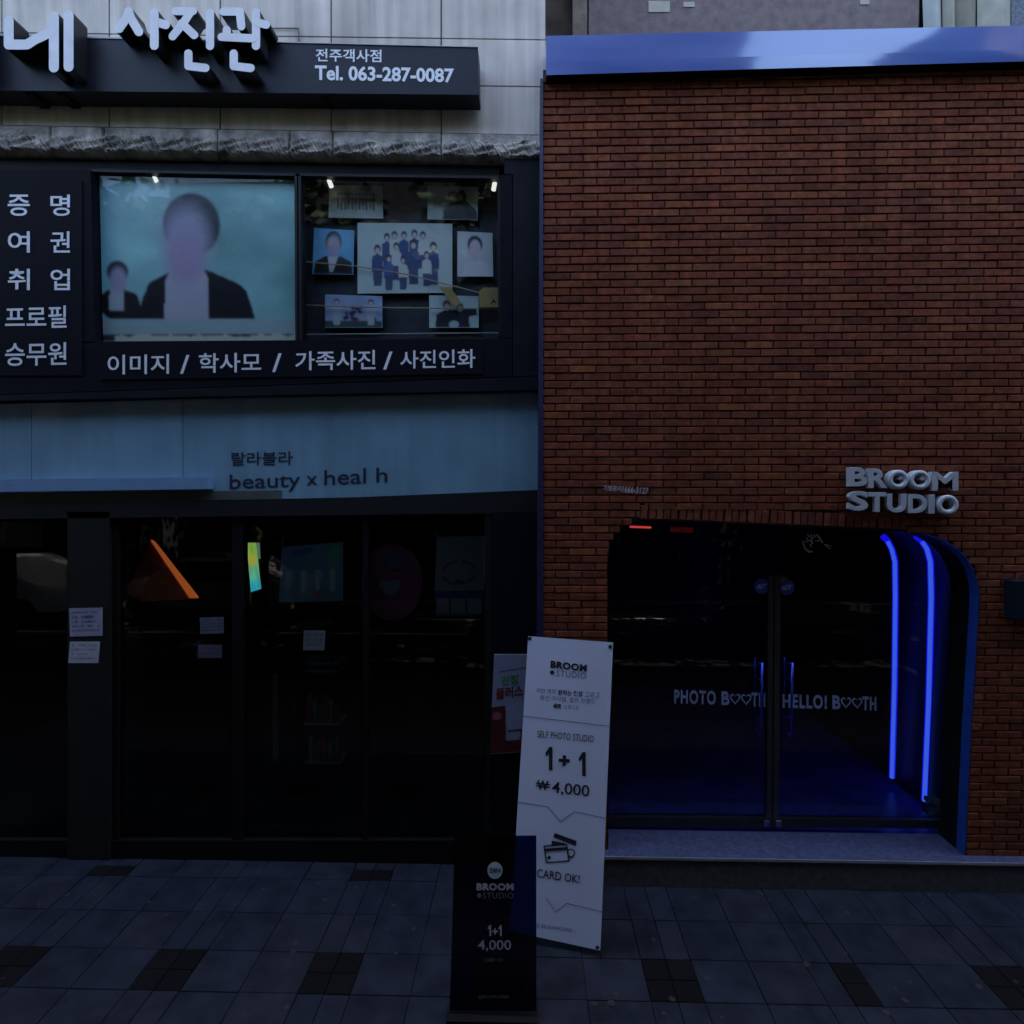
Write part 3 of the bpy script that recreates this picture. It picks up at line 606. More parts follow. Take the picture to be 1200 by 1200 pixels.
def gap(z0, z1):
    r = None
    for z in (z0, (z0 + z1) / 2, z1):
        c = crossings(z) if z == (z0 + z1) / 2 or z < 2.1 else None
        c2 = crossings(z - soldier + .012)
        c2 = c2 if z == (z0 + z1) / 2 else None
        c2 = (max(c2[0], AW[9][0]), min(c2[1], AW[13][0])) if c2 else None
        for q in (c, c2 if z > 2.3 else None):
            if q: r = q if r is None else (min(r[0], q[0]), max(r[1], q[1]))
    return r
bricks = []
nrow = int((zt - .0) / PH)
for r in range(nrow):
    z0 = r * PH + JO / 2; z1 = z0 + PH - JO
    g = gap(z0, z1); off = (PW / 2 if r % 2 else 0) + random.uniform(-.006, .006)
    x = xl - PW + off
    while x < xr:
        a, b = max(x + JO / 2, xl), min(x + PW - JO / 2, xr)
        segs = [(a, b)]
        if g and not (b < g[0] or a > g[1]): segs = [(a, min(b, g[0] - .004)), (max(a, g[1] + .004), b)]
        for a, b in segs:
            if b - a > .02: bricks.append((a, b, z0, z1, b - a > PW - JO - .002))
        x += PW
cx0, cz0 = 1.5, 2.75
full = sorted([b for b in bricks if b[4]], key=lambda b: ((b[0] + b[1]) / 2 - .75) ** 2 + ((b[2] + b[3]) / 2 - 3.3) ** 2)
keep = set(id(b) for b in full[:296])
hw, hh = (PW - JO) / 2, (PH - JO) / 2
def brickgeo(hw, hh, c=.003):
    V = [(-hw, .02, -hh), (hw, .02, -hh), (hw, .02, hh), (-hw, .02, hh), (-hw, c, -hh), (hw, c, -hh), (hw, c, hh), (-hw, c, hh), (-hw + c, 0, -hh + c), (hw - c, 0, -hh + c), (hw - c, 0, hh - c), (-hw + c, 0, hh - c)]
    return V, [(0, 1, 5, 4), (1, 2, 6, 5), (2, 3, 7, 6), (3, 0, 4, 7), (4, 5, 9, 8), (5, 6, 10, 9), (6, 7, 11, 10), (7, 4, 8, 11), (8, 9, 10, 11)]
bV, bF = brickgeo(hw, hh); bme = bpy.data.meshes.new('brick'); bme.from_pydata(bV, [], bF); bme.materials.append(m_brick)
st = MB(); RB = MB()
for b in bricks:
    cx, cz = (b[0] + b[1]) / 2, (b[2] + b[3]) / 2; dy = random.uniform(-.0025, .0025)
    if id(b) in keep:
        o = bpy.data.objects.new('brick', bme); C.objects.link(o); o.parent = BB; o.location = Vector((cx, YR + dy, cz)) - BB.location; o.rotation_euler = (0, random.uniform(-.006, .006), random.uniform(-.004, .004))
    else:
        V, f = brickgeo((b[1] - b[0]) / 2, (b[3] - b[2]) / 2); st.add([(cx + v[0], YR + dy + v[1], cz + v[2]) for v in V], f)
# soldier course round the arch head
acc = 0; last = None
top = [p for p in AW[9:14]]
seg = []
for i in range(len(top) - 1):
    a, b = Vector(top[i]), Vector(top[i + 1]); n = max(1, int((b - a).length / .01))
    seg += [(a.lerp(b, k / n), (b - a).normalized()) for k in range(n)]
s = 0; prev = seg[0][0]
nxt = .02
for p_, d_ in seg:
    s += (p_ - prev).length; prev = p_
    if s >= nxt:
        nxt += .0535
        nrm = Vector((-d_.y, d_.x)); c_ = p_ + nrm * (soldier / 2 + .002); V, f = brickgeo(.0215, soldier / 2 - .006)
        st.add([(c_.x + v[0] * d_.x + v[2] * nrm.x, YR + .001 + v[1] + random.uniform(-.001, .001), c_.y + v[0] * d_.y + v[2] * nrm.y) for v in V], f)
st.build('brick', m_brick, BB, stuff=True)
# doorway lining: blue reveal at the right, dark elsewhere
def lining(pts, y0, y1, th, nm, m, parent):
    V = []; n = len(pts)
    for i, (x, z) in enumerate(pts):
        a = Vector(pts[max(i - 1, 0)]); b = Vector(pts[min(i + 1, n - 1)]); d = (b - a).normalized(); nn = Vector((d.y, -d.x)) * th
        V += [(x + nn.x, y0, z + nn.y), (x, y0, z), (x, y1, z), (x + nn.x, y1, z + nn.y)]
    Fs = []
    for i in range(n - 1):
        k = i * 4; j = k + 4
        for q in range(4): Fs.append((k + q, j + q, j + (q + 1) % 4, k + (q + 1) % 4))
    Fs += [(3, 2, 1, 0), (n * 4 - 4, n * 4 - 3, n * 4 - 2, n * 4 - 1)]
    return mk(nm, V, Fs, m, parent)
lining(AW[:15], YR + .004, .14, .006, 'doorway_lining', m_black, BB)
lining(AW[14:], YR - .002, -.05, .008, 'blue_reveal', m_reveal, BB)
lining(AW[14:], -.049, .14, .006, 'doorway_lining', m_black, BB)
# tunnel behind the glass
m_tun = mat('black_tunnel_paint', (.02, .02, .03), .45)
AO = [(x + (.17 if i > 12 else -.05), z + (.03 if 0 < i < len(AW) - 1 else 0)) for i, (x, z) in enumerate(AW)]
lining(AO, .20, 3.6, -.02, 'passage_lining', m_tun, BB)
MB().box(AW[0][0] - .06, 3.49, .14, 3.6, .10, zst - .004).build('passage_floor', mat('blue_glow_floor', (.08, .09, .55), .30, nz=.3), BB)  # blue glow of the light strips put into the floor colour
MB().box(.3, 3.7, 3.6, 3.7, 0, 2.9).build('back_wall', m_tun, BB)
MB().box(xl, AW[0][0] - .09, .12, 3.8, 0, 5.9).box(3.5, xr, .12, 3.8, 0, 5.9).box(AW[0][0] - .03, 3.5, .12, 3.8, 2.75, 5.9).build('building_core', m_dark, BB)
# blue side trim at the left edge
prism('edge_trim', [(633, 92), (636.5, 92), (636.5, 1000), (628, 1000)], YR - .01, 0.0, mat('blue_edge_trim', (.012, .016, .06), .5), BB)
# step
sx0 = P(690, 0, -.2).x
stp = MB().box(sx0, 6, -.20, .14, .0, zst).build('granite_step', m_stepf, BB)
MB().box(sx0 - .0, 6, -.205, .138, zst + .001, zst + .018).build('step_top', m_step, BB)
MB().box(sx0, 6, -.212, -.2055, zst + .0, zst + .019).build('step_nosing', mat('worn_nosing', (.22, .23, .27), .6), BB)
# coping
YA = -.215
def cop(x): return (42 - (x - 640) * .0218, 73 - (x - 640) * .0262, 88.5 - (x - 640) * .029)
a, b = cop(640), cop(1320)
t = thing('blue_coping', 'bright blue folded metal coping along the top of the brick wall', 'awning', P(900, 60, YA))
A = [P(640, a[0], YA + .004), P(1320, b[0], YA + .004), P(640, a[1], YA), P(1320, b[1], YA), P(640, a[2], YA + .001), P(1320, b[2], YA + .001)]
Vv = A + [Vector((A[0].x, .3, A[0].z + .03)), Vector((A[1].x, .3, A[1].z + .03)), Vector((A[4].x, YR - .004, A[4].z + .0)), Vector((A[5].x, YR - .004, A[5].z))]
def grid(a, b, c, d, nx=24, ny=3, amp=.0015):
    V = []; ph = random.uniform(0, 6)
    for j in range(ny + 1):
        for i in range(nx + 1):
            u, v = i / nx, j / ny; p = (a * (1 - u) + b * u) * (1 - v) + (c * (1 - u) + d * u) * v
            p = p + Vector((0, math.sin(u * 11 + ph) * amp * math.sin(v * 3.14), 0)); V.append(p)
    return V, [(j * (nx + 1) + i, (j + 1) * (nx + 1) + i, (j + 1) * (nx + 1) + i + 1, j * (nx + 1) + i + 1) for j in range(ny) for i in range(nx)]
V, f = grid(A[0], A[1], A[2], A[3]); mk('upper_face', V, f, m_awning, t, smooth=True)
V, f = grid(A[2] + Vector((0, -.006, -.002)), A[3] + Vector((0, -.006, -.002)), A[4] + Vector((0, -.004, 0)), A[5] + Vector((0, -.004, 0))); mk('lower_face', V, f, m_awning, t, smooth=True)
mk('top_sheet', [A[0], A[1], Vv[7], Vv[6]], [(0, 1, 2, 3)], m_awning, t)
mk('soffit', [A[4], A[5], Vv[9], Vv[8]], [(0, 1, 2, 3)], m_black, t)
mk('end_cap', [A[0], A[2], A[4], Vv[8], Vv[6]], [(0, 1, 2, 3, 4)], m_awning, t)
# BROOM STUDIO raised letters
t = thing('raised_letter_sign', 'two lines of raised silver grey capitals on the brick above the doorway', 'sign', P(1060, 575, YR))
L1 = {'B': (112, 132, 275, 300), 'R': (284, 142, 455, 315), 'O': (455, 155, 637, 325), 'O2': (640, 158, 830, 330), 'M': (840, 172, 1075, 338), 'S': (110, 340, 285, 514), 'T': (287, 352, 440, 525), 'U': (450, 365, 618, 530), 'D': (632, 368, 803, 535), 'I': (812, 373, 868, 540), 'O3': (885, 375, 1075, 550)}
def stroke_letter(ch, box):
    """heavy geometric capitals drawn as outlines in a unit box -> list of closed outlines (outer, hole)"""
    return None
for ch, (x0, y0, x1, y1) in L1.items():
    q = [(980 + x0 / 7.5, 530 + y0 / 7.5), (980 + x1 / 7.5, 530 + y0 / 7.5), (980 + x1 / 7.5, 530 + y1 / 7.5), (980 + x0 / 7.5, 530 + y1 / 7.5)]
    if ch == 'I' or ch[0] == 'O':
        b = MB(); cx, cy = (x0 + x1) / 2, (y0 + y1) / 2
        if ch == 'I': pts = q; put('I', q, YR - .055, m_steel, t, 'letter', off=.03, depth=.05, bev=.012)
        else:
            n = 40; ro = (x1 - x0) / 2; rh = (y1 - y0) / 2; tw = 43; V = []; Fs = []
            prof = [(0, 0), (8, -.006), (tw / 2, -.009), (tw - 8, -.006), (tw, 0)]
            for i in range(n):
                a = 2 * math.pi * i / n
                for (dr, dy) in prof + [(tw, .05), (0, .05)]:
                    p = P(980 + (cx + (ro - dr) * math.cos(a)) / 7.5, 530 + (cy + (rh - dr) * math.sin(a)) / 7.5, YR - .055); V.append(Vector((p.x, YR - .055 + dy, p.z)))
            m_ = 7
            for i in range(n):
                for j in range(m_): Fs.append((i * m_ + j, i * m_ + (j + 1) % m_, ((i + 1) % n) * m_ + (j + 1) % m_, ((i + 1) % n) * m_ + j))
            mk('letter', V, Fs, m_steel, t, smooth=False)
            if ch != 'O3':
                hook = [(cx - 2, cy - 14), (cx + 28, cy - 46), (cx + 50, cy - 30), (cx + 46, cy), (cx + 10, cy + 2)]
                prism('letter_notch', [(980 + x / 7.5, 530 + y / 7.5) for x, y in hook], YR - .057, YR - .01, m_steel, t)
    else: put(ch, q, YR - .055, m_steel, t, 'letter', off=.03, depth=.04, bev=.007)
t = thing('phone_lettering', 'tiny grey Korean phone line painted on the bricks above the left of the doorway', 'lettering', P(733, 575, YR))
put('가맹문의', [(707, 568.5), (728, 569.5), (728, 576), (707, 575)], YR - .006, mat('pale_grey_print', (.42, .44, .52), .6), t, off=.01)
put('1666-3127', [(730, 569.5), (760, 571.5), (759, 579), (729, 577)], YR - .006, MATS['pale_grey_print'], t, off=.01)
# dark blue box at right edge
prism_ = prism('wall_box', rect(1188, 681, 1240, 726), YR - .09, YR - .004, mat('dark_navy_box', (.004, .010, .022), .6, spec=.15)); tag(bevel(prism_), 'small dark navy box fixed on the brick wall at the right photo edge', 'box')

# ------------------------------------------------------------------ glass door
YD_ = .15
D = thing('glass_door', 'double glass door with pale vinyl words filling the brick archway', 'door', P(905, 965, YD_))
prism('threshold_rail', [(712, 957.5), (900, 959), (1128, 962), (1128, 971), (900, 970), (712, 968)], YD_ - .02, YD_ + .03, mat('dark_bronze_rail', (.05, .055, .06), .35, metal=.7), D)
apx = [(x, y) for x, y in path]
Yg = YD_ + .012
lf = pxp([(713, 958), (713, 650), (722, 626), (751, 611), (904, 616), (902, 958)], Yg)
# two leaves (pane, stile, bottom rail, handle)
for nm, g, sx, hx in (('leaf_left', [(700, 958), (700, 600), (902.5, 600), (901, 959)], (900, 905.6), 893), ('leaf_right', [(909, 959), (910, 600), (1160, 600), (1140, 962)], (907.4, 914), 928.5)):
    pane = prism('pane', g, Yg, Yg + .008, m_mirror, D)
    prism('stile', [(sx[0] + 1, 675), (sx[1] + 1, 675), (sx[1] - 1.5, 969), (sx[0] - 1.5, 969)], YD_ - .012, YD_ + .034, m_alu, D)
    h = MB(); X = P(hx, 820, YD_ - .07).x; za, zb_ = P(hx, 777, YD_ - .07).z, P(hx, 866, YD_ - .07).z
    h.tube([(X, YD_ - .06, za), (X, YD_ - .06, zb_)], .009, 12); h.tube([(X, YD_ + .08, za), (X, YD_ + .08, zb_)], .009, 12)
    for f_ in (.03, .25, .75, .97): z = za + (zb_ - za) * f_; h.tube([(X, YD_ - .06, z), (X, YD_ + .08, z)], .005, 8)
    h.build('handle', m_hand, D, smooth=True)
for x in (895, 909): bevel(prism('floor_hinge', rect(x, 962, x + 7, 969), YD_ - .03, YD_ - .021, m_chrome, D), .002)
YL = Yg - .003
def heart(cx, cy, r, w, Y, parent):
    pts = [(r * (math.sin(a) ** 3), -r * (.78 * math.cos(a) - .33 * math.cos(2 * a) - .13 * math.cos(3 * a) - .06 * math.cos(4 * a))) for a in [2 * math.pi * i / 28 for i in range(28)]]
    V = []
    for sc in (1, 1 - w): V += [P(cx + x * sc * .95, cy + y * sc * 1.15, Y) for x, y in pts]
    n = 28; return mk('heart', V, [(i, (i + 1) % n, n + (i + 1) % n, n + i) for i in range(n)], m_vinylb, parent)
t = D
put('PHOTO', [(790, 808), (839, 809.5), (839, 826), (790, 824.5)], YL, m_vinylb, D, off=.035, sp=1.15)
put('B', [(845.5, 810), (855, 810.3), (855, 826.5), (845.5, 826.2)], YL, m_vinylb, D, off=.035)
heart(861.5, 818.5, 6.6, .3, YL, D); heart(874.5, 819, 6.6, .3, YL, D)
put('TH', [(880.5, 811.5), (897, 812), (897, 828.5), (880.5, 828)], YL, m_vinylb, D, off=.035, sp=1.15)
put('HELLO!', [(917, 813), (969, 814.5), (969, 831), (917, 829.5)], YL, m_vinylb, D, off=.035, sp=1.15)
put('B', [(975.5, 814.7), (985, 815), (985, 831.3), (975.5, 831)], YL, m_vinylb, D, off=.035)
heart(991.5, 822.8, 6.6, .3, YL, D); heart(1004.5, 823.3, 6.6, .3, YL, D)
put('TH', [(1010.5, 816), (1027, 816.6), (1027, 832.8), (1010.5, 832.2)], YL, m_vinylb, D, off=.035, sp=1.15)
m_adt = mat('blue_security_sticker', (.03, .10, .62), .5)
for cx, cy, lab in ((893, 687, 'left'), (922, 688.5, 'right')):
    t = thing('security_sticker', 'round blue security sticker with white letters on the ' + lab + ' door leaf', 'sticker', P(cx, cy, YL), 'round blue stickers on the glass door')
    prism('disc', [(cx + 9 * math.cos(a), cy + 9 * math.sin(a)) for a in [2 * math.pi * i / 28 for i in range(28)]], YL - .001, YL + .0015, m_adt, t)
    put('ADT', [(cx - 5.5, cy - 2.4), (cx + 6.5, cy - 3.2), (cx + 5, cy + 2.6), (cx - 7, cy + 3.2)], YL - .003, m_white, t, off=.03)
# scribbled logo decal, upper door glass
t = thing('logo_decal', 'small pale cursive logo sticker on the upper glass below the brick arch', 'sticker', P(955, 634, YL))
b = MB()
def strk(pts, w):
    for i in range(len(pts) - 1): b.poly(pxp([(q.x, q.y) for q in capsule(pts[i], pts[i + 1], w, 4)], YL), YL - .001 - .0002 * (i % 3), YL + .001)
strk([(940, 634.5), (946, 635)], 1.4); strk([(941.5, 637), (942.5, 641), (945, 644.5), (948, 646.5), (951.5, 646.3)], 2.2)
strk([(946, 626), (948, 629), (951, 627), (951, 631)], 1.3); strk([(945, 630.5), (947, 633.5), (951, 633)], 1.3); strk([(952, 632), (950, 634.5), (953, 636), (949.5, 638.5), (951, 641.5)], 1.2)
strk([(954, 626), (955.5, 629), (953, 630)], 1.2); strk([(957.5, 627), (960, 630), (963.5, 635.5)], 2.2); strk([(956, 634), (960, 633.5)], 1.5); strk([(966, 638), (969, 640.5), (973, 643)], 1.5); strk([(968, 638), (975, 640)], 1.1)
b.build('strokes', mat('pale_grey_vinyl', (.62, .62, .72), .6), t)
# ------------------------------------------------------------------ LED arcs in the passage
m_core = emit('blue_led_core', (.055, .145, 1.0), 1.25 * EX)
m_halo = emit('blue_led_diffuser', (.012, .006, .95), 1.3 * EX)
def led(pts, Y, lab):
    t = thing('blue_light_strip', lab, 'light strip', P(pts[-1][0], pts[-1][1], Y), 'glowing blue light strips on the passage wall')
    W_ = [P(x, y, Y) for x, y in pts]
    out = []
    for i in range(len(W_) - 1):
        for q in range(5): out.append(W_[i].lerp(W_[i + 1], q / 5))
    out.append(W_[-1])
    n = len(out); V = []; r = .017
    MB().tube([p + Vector((.003, .0, 0)) for p in out], .025, 10).build('diffuser', m_halo, t, smooth=True)
    MB().tube([p + Vector((-.006, -.012, 0)) for p in out[5:]], .0165, 10).build('core', m_core, t, smooth=True)
led([(1034, 628), (1040, 634), (1045, 644), (1048.5, 658), (1049, 700), (1048, 800), (1045, 911)], .92, 'farther glowing blue curved light strip on the right passage wall')
led([(1073, 628), (1080, 634), (1086, 643), (1090, 658), (1091, 700), (1088, 820), (1083, 938)], .56, 'nearer and longer glowing blue curved light strip on the right passage wall')
for i, (x0, x1, y, st_, Y, lab) in enumerate(((738, 763, 617.3, 1.0, 1.0, 'short bright red light bar high in the dark passage'), (786, 812, 620.5, .045, 1.6, 'dim wide red reflection built as a glowing bar behind the door glass'))):
    t = thing('red_light_and_reflection', lab, 'light', P((x0 + x1) / 2, y, Y))  # the dim second bar is a reflection built as a glowing tube
    MB().tube([P(x0, y, Y), P(x1, y + .8, Y)], .010 if i == 0 else .026, 10).build('tube', emit('red_glow_%s' % ('bright' if i == 0 else 'dim'), (1, .06, .06), st_ * EX), t)
    if i == 0: MB().tube([P(x0 + 1, y, Y - .008), P(x1 - 1, y + .8, Y - .008)], .006, 8).build('filament', emit('pale_red_glow', (1, .10, .09), 1.0 * EX), t)
    MB().box(P(x0, 0, Y).x, P(x1, 0, Y).x, Y + .012, Y + .03, P(0, y, Y).z + .02, P(0, y, Y).z + .035).build('mount', m_black, t)
# small heap at the foot of the nearer strip (crumpled clear bag)
V = []; n = 9
bm = bmesh.new(); bmesh.ops.create_icosphere(bm, subdivisions=3, radius=1)
c0 = P(1098, 946, .42)
for v in bm.verts:
    f_ = 1 + .35 * math.sin(v.co.x * 7 + v.co.z * 5) * math.cos(v.co.y * 6) + random.uniform(-.12, .12)
    v.co = Vector((v.co.x * .09 * f_, v.co.y * .07 * f_, v.co.z * .085 * f_)) + c0
me = bpy.data.meshes.new('plastic_bag'); bm.to_mesh(me); bm.free(); me.materials.append(mat('crumpled_plastic', (.30, .32, .40), .2))
o = bpy.data.objects.new('plastic_bag', me); C.objects.link(o); tag(o, 'small crumpled bag at the foot of the nearer blue light strip', 'bag')

# ------------------------------------------------------------------ background wall above the coping
BG = thing('rear_building', 'mauve tiled upper storey with pale curved panels behind the blue coping', 'building', (3, 1.2, 0))
YK = 1.0
m_mauve = mat('mauve_tiles', (.15, .105, .105), .7, nz=.25, ns=12, bump=.3, bs=60)
tw, th_ = .30, .12
xa_ = P(690, 0, YK).x; xb_ = P(1077, 0, YK).x
b = MB(); z = 5.2; r_ = 0
MB().box(xa_ - .02, xb_ + .02, YK + .02, YK + .3, 5.0, 9.6).build('wall_backing', m_mortar, BG)
while z < 6.75:
    x = xa_ - (tw / 2 if r_ % 2 else 0)
    while x < xb_:
        a_, b_ = max(x, xa_) + .002, min(x + tw, xb_) - .002
        if b_ - a_ > .03: MB().box(a_, b_, YK + random.uniform(-.001, .001), YK + .02, z + .002, z + th_ - .002).build('wall_tile', m_mauve, BG)
        x += tw
    z += th_; r_ += 1
MB().box(xa_, xb_, YK, YK + .02, z + .004, 9.6).build('upper_wall', m_mauve, BG)
for q in (rect(760, 1, 785, 14), rect(801, 2, 814, 8), rect(1008, -3, 1019, 5)): prism('paper_patch', q, YK - .006, YK - .0015, mat('pale_patch', (.40, .37, .30), .8), BG)
prism('timber_post', [(671, -80), (688, -80), (688, 60), (671, 60)], YK - .12, YK, mat('weathered_timber', (.22, .17, .13), .8, nz=.3, streak=.3), BG)
prism('brown_wall', [(636, -80), (671, -80), (671, 60), (636, 60)], YK - .02, YK + .1, mat('brown_plaster', (.10, .075, .055), .9, nz=.4, ns=5), BG)
x = 1078
for i, (w, m, dx) in enumerate(((24, mat('pale_panel', (.34, .36, .34), .6, nz=.1), 5), (17, mat('beige_panel', (.28, .26, .20), .6), 3), (26, mat('olive_panel', (.19, .18, .13), .7), -2), (40, mat('cream_panel', (.33, .31, .25), .6), 0), (120, mat('blue_grey_mesh', (.10, .12, .16), .6, nz=.5, ns=60), 0))):
    q = []; n = 8; b = MB(); pts = [(x, -90), (x + w - 1, -90), (x + w - 1 + dx * .5, 60), (x + dx * 1.0, 60)]
    # gently bowed vertical panel
    W_ = [P(*c, YK) for c in pts]; V = []
    for j in range(2):
        for k_ in range(n + 1):
            u = k_ / n; A_ = W_[0].lerp(W_[1], u) if j == 0 else W_[3].lerp(W_[2], u); V.append(A_ + Vector((0, -.05 * math.sin(math.pi * u), 0)))
    mk('curved_panel', V, [(k_, n + 1 + k_, n + 2 + k_, k_ + 1) for k_ in range(n)], m, BG, smooth=True); x += w
MB().box(P(636, 0, YK).x, 7.5, YK + .32, YK + 4, 4, 9.9).build('building_mass', m_dark, BG)
MB().box(P(636, 0, YK).x, 7.5, YK - .15, YK + .6, 9.62, 9.9).build('eaves', m_joint, BG)

# ------------------------------------------------------------------ X banner
def corners(l): return [P(x, y, d - 4.4) for x, y, d in l]
TL, TR, BR, BL = corners([(619, 745.5, 3.92), (718.5, 753, 3.82), (703.5, 1114, 3.52), (597.5, 1091, 3.66)])
n_ = (TR - TL).cross(BL - TL).normalized()
if n_.y > 0: n_ = -n_
pl = (TL, n_)
BR = PP(703.5, 1114, TL, n_)
t = thing('x_banner', 'tall white standing banner with price and card icon beside the doorway', 'banner', (float((BL.x + BR.x) / 2), float((BL.y + BR.y) / 2), 0))
bq = [(619, 745.5), (718.5, 753), (703.5, 1114), (597.5, 1091)]
p = Pic(40, 120, (.56, .63, .82)).noise(.06, 5)
o = sheet('banner_sheet', p, bq, 0, t, thick=.0012, plane=pl)
def onb(u, v):
    """banner coordinates (0..1) to photo pixels"""
    a = Vector(bq[0]).lerp(Vector(bq[1]), u); b_ = Vector(bq[3]).lerp(Vector(bq[2]), u); return a.lerp(b_, v)
pl1 = (TL + n_ * .0025, n_)
def bt(body, x0, y0, x1, y1, sl, m=m_print, off=0, sp=1):
    put(body, [(x0, y0), (x1, y0 + sl), (x1 - .6, y1 + sl), (x0 - .6, y1)], 0, m, t, off=off, plane=pl1, sp=sp)
bt('BROOM', 645.5, 774, 688, 782.5, 5.0, off=.05, sp=1.1); bt('STUDIO', 652.5, 785, 687, 792.5, 3.2, m_grey, sp=1.15)
def blob(pts, m, nm='print_mark', lay=.0025):
    V = [PP(x, y, TL + n_ * lay, n_) for x, y in pts]; a = 0
    o = mk(nm, V, [list(range(len(V)))], m, t); return o
blob([(647 + 2.6 * math.cos(a), 788 + 2.6 * math.sin(a)) for a in [math.pi * 2 * i / 16 for i in range(16)][::-1]], m_print)
bt('어떤 색의', 629, 806, 651, 812, 1.6, m_grey); bt('원하는 컨셉', 654, 808, 682.5, 814.5, 2, m_print, off=.02); bt('고르고', 686, 811, 703, 816.5, 1, m_grey)
bt('최신 아이템, 셀프 브랜드', 633, 814.5, 698, 821, 4.5, m_grey); bt('세트', 648, 824, 658, 830, .8, m_print, off=.04); bt('스튜디오', 661, 825.5, 679, 831, 1.2, m_grey)
bt('SELF PHOTO STUDIO', 630, 856, 696, 864, 6, sp=1.05)
one = [(.0, .28), (.55, 0), (1, 0), (1, 1), (.5, 1), (.5, .27), (.12, .42)]
blob([(639 + 8.4 * a + .0, 875 + 27 * b_ + .5 * a) for a, b_ in one][::-1], m_print)
blob([(678 + 8.4 * a, 881 + 28 * b_ + .5 * a) for a, b_ in one][::-1], m_print)
bt('+', 655, 884.5, 668, 897, 1.0, off=.05);
bt('W', 629.5, 914, 643, 925.5, 1.4, off=.03); blob([(628, 917), (628, 918.6), (644.5, 920.4), (644.5, 918.8)], m_print, lay=.003); blob([(628.3, 920), (628.3, 921.6), (644, 923.4), (644, 921.8)], m_print, lay=.003); bt('4,000', 647, 915.5, 691, 931, 4.8, off=.008)
def line(pts, w=.8):
    for i in range(len(pts) - 1):
        a, b_ = Vector(pts[i]), Vector(pts[i + 1]); nn = Vector((-(b_ - a).y, (b_ - a).x)).normalized() * w / 2
        blob([a - nn, a + nn, b_ + nn, b_ - nn], m_grey, 'rule_line')
line([(612.3, 839), (714, 851)]); line([(607.5, 940), (642, 945.5), (657, 963), (673, 951), (709.5, 959)]); line([(640, 1052), (651, 1069), (664, 1058.5), (706, 1068.5)])
# card icon
blob([(650, 976), (675.8, 985.5), (674.6, 991.5), (648.3, 981)], m_print); blob([(646.5, 985), (662, 988), (662, 991), (646, 990)], m_print)
def ring(pts, w):
    pts = [Vector(q) for q in pts]; line2 = pts + [pts[0]]
    for i in range(len(pts)):
        a, b_ = line2[i], line2[i + 1]; nn = Vector((-(b_ - a).y, (b_ - a).x)).normalized() * w / 2; blob([a - nn, a + nn, b_ + nn, b_ - nn], m_print, lay=.0025 + .0003 * i)
ring([(637.5, 991.5), (664, 989.5), (666.5, 1009), (640.5, 1011)], 1.6); blob([(638, 994.5), (665, 992.5), (665.4, 996), (638.5, 998)], m_print, lay=.004)
blob([(643.5 + 2 * math.cos(a), 1005 + 2.2 * math.sin(a)) for a in [math.pi * 2 * i / 12 for i in range(12)][::-1]], m_print)
ring([(669 + 4.2 * math.cos(a), 999.5 + 4.4 * math.sin(a)) for a in [math.pi * 2 * i / 14 for i in range(14)]], 1.5); blob([(667, 1003), (671, 1003), (671, 1006), (667, 1005)], m_print)
bt('CARD OK!', 629.5, 1018, 679.5, 1028, 7.5, off=.008); bt('@ BROOM.KOREA', 628, 1081.5, 671, 1087, 6.5, m_grey)
for x, y in ((620.8, 748.5), (715, 758), (700, 1110.5), (601, 1089)): blob([(x + 2.2 * math.cos(a), y + 2.4 * math.sin(a)) for a in [math.pi * 2 * i / 14 for i in range(14)][::-1]], m_print, 'eyelet', .003)
ce = (TL + BR) / 2 - n_ * .05
for c_ in (TL, TR, BL, BR): MB().tube([ce, c_ - n_ * .004], .004, 6).build('cross_rod', m_black, t)
MB().tube([ce, Vector((ce.x + .05, ce.y + .38, .01))], .006, 6).build('rear_leg', m_black, t)
for c_ in (BL, BR): MB().tube([c_ - n_ * .004, Vector((c_.x, c_.y - .02, .003))], .006, 6).build('foot', m_black, t)

# ------------------------------------------------------------------ dark acrylic board
t = thing('acrylic_sign_board', 'see-through navy acrylic sign board standing in front of the white banner', 'sign', PZ(578, 1184, 0))
cor = [(533, 980.5, 3.24), (628.5, 979.5, 3.22), (628.5, 1185, 3.10), (527, 1184, 3.11)]
QL = corners(cor); n2 = (QL[1] - QL[0]).cross(QL[3] - QL[0]).normalized()
if n2.y > 0: n2 = -n2
m_acr = glassmat('navy_acrylic', (.05, .11, .26), .03); 
V = QL + [q - n2 * .006 for q in QL]
bo = mk('panel', V, [(0, 3, 2, 1), (4, 5, 6, 7), (0, 1, 5, 4), (1, 2, 6, 5), (2, 3, 7, 6), (3, 0, 4, 7)], m_acr, t)
V = [q - n2 * .010 for q in QL] ; 
p2 = (QL[0] + n2 * .003, n2)
def at(body, x0, y0, x1, y1, m=m_white, off=0, sp=1): put(body, rect(x0, y0, x1, y1), 0, m, t, off=off, plane=p2, sp=sp)
V = [PP(580 + 8.8 * math.cos(a), 1020 + 10 * math.sin(a), p2[0], n2) for a in [math.pi * 2 * i / 28 for i in range(28)][::-1]]
mk('white_disc', V, [list(range(28))], mat('pale_blue_vinyl', (.42, .55, .70), .5), t)
put('24H', rect(573.5, 1017, 586.5, 1023), 0, m_navy, t, off=.03, plane=(QL[0] + n2 * .005, n2))
m_dimw = mat('dim_white_vinyl', (.36, .36, .42), .5); m_dimg = mat('dim_grey_vinyl', (.13, .135, .16), .6)
at('BROOM', 558.5, 1035, 602, 1043.5, m_dimw, .05, 1.1); at('STUDIO', 566, 1046, 601.5, 1053, m_dimg, 0, 1.15)
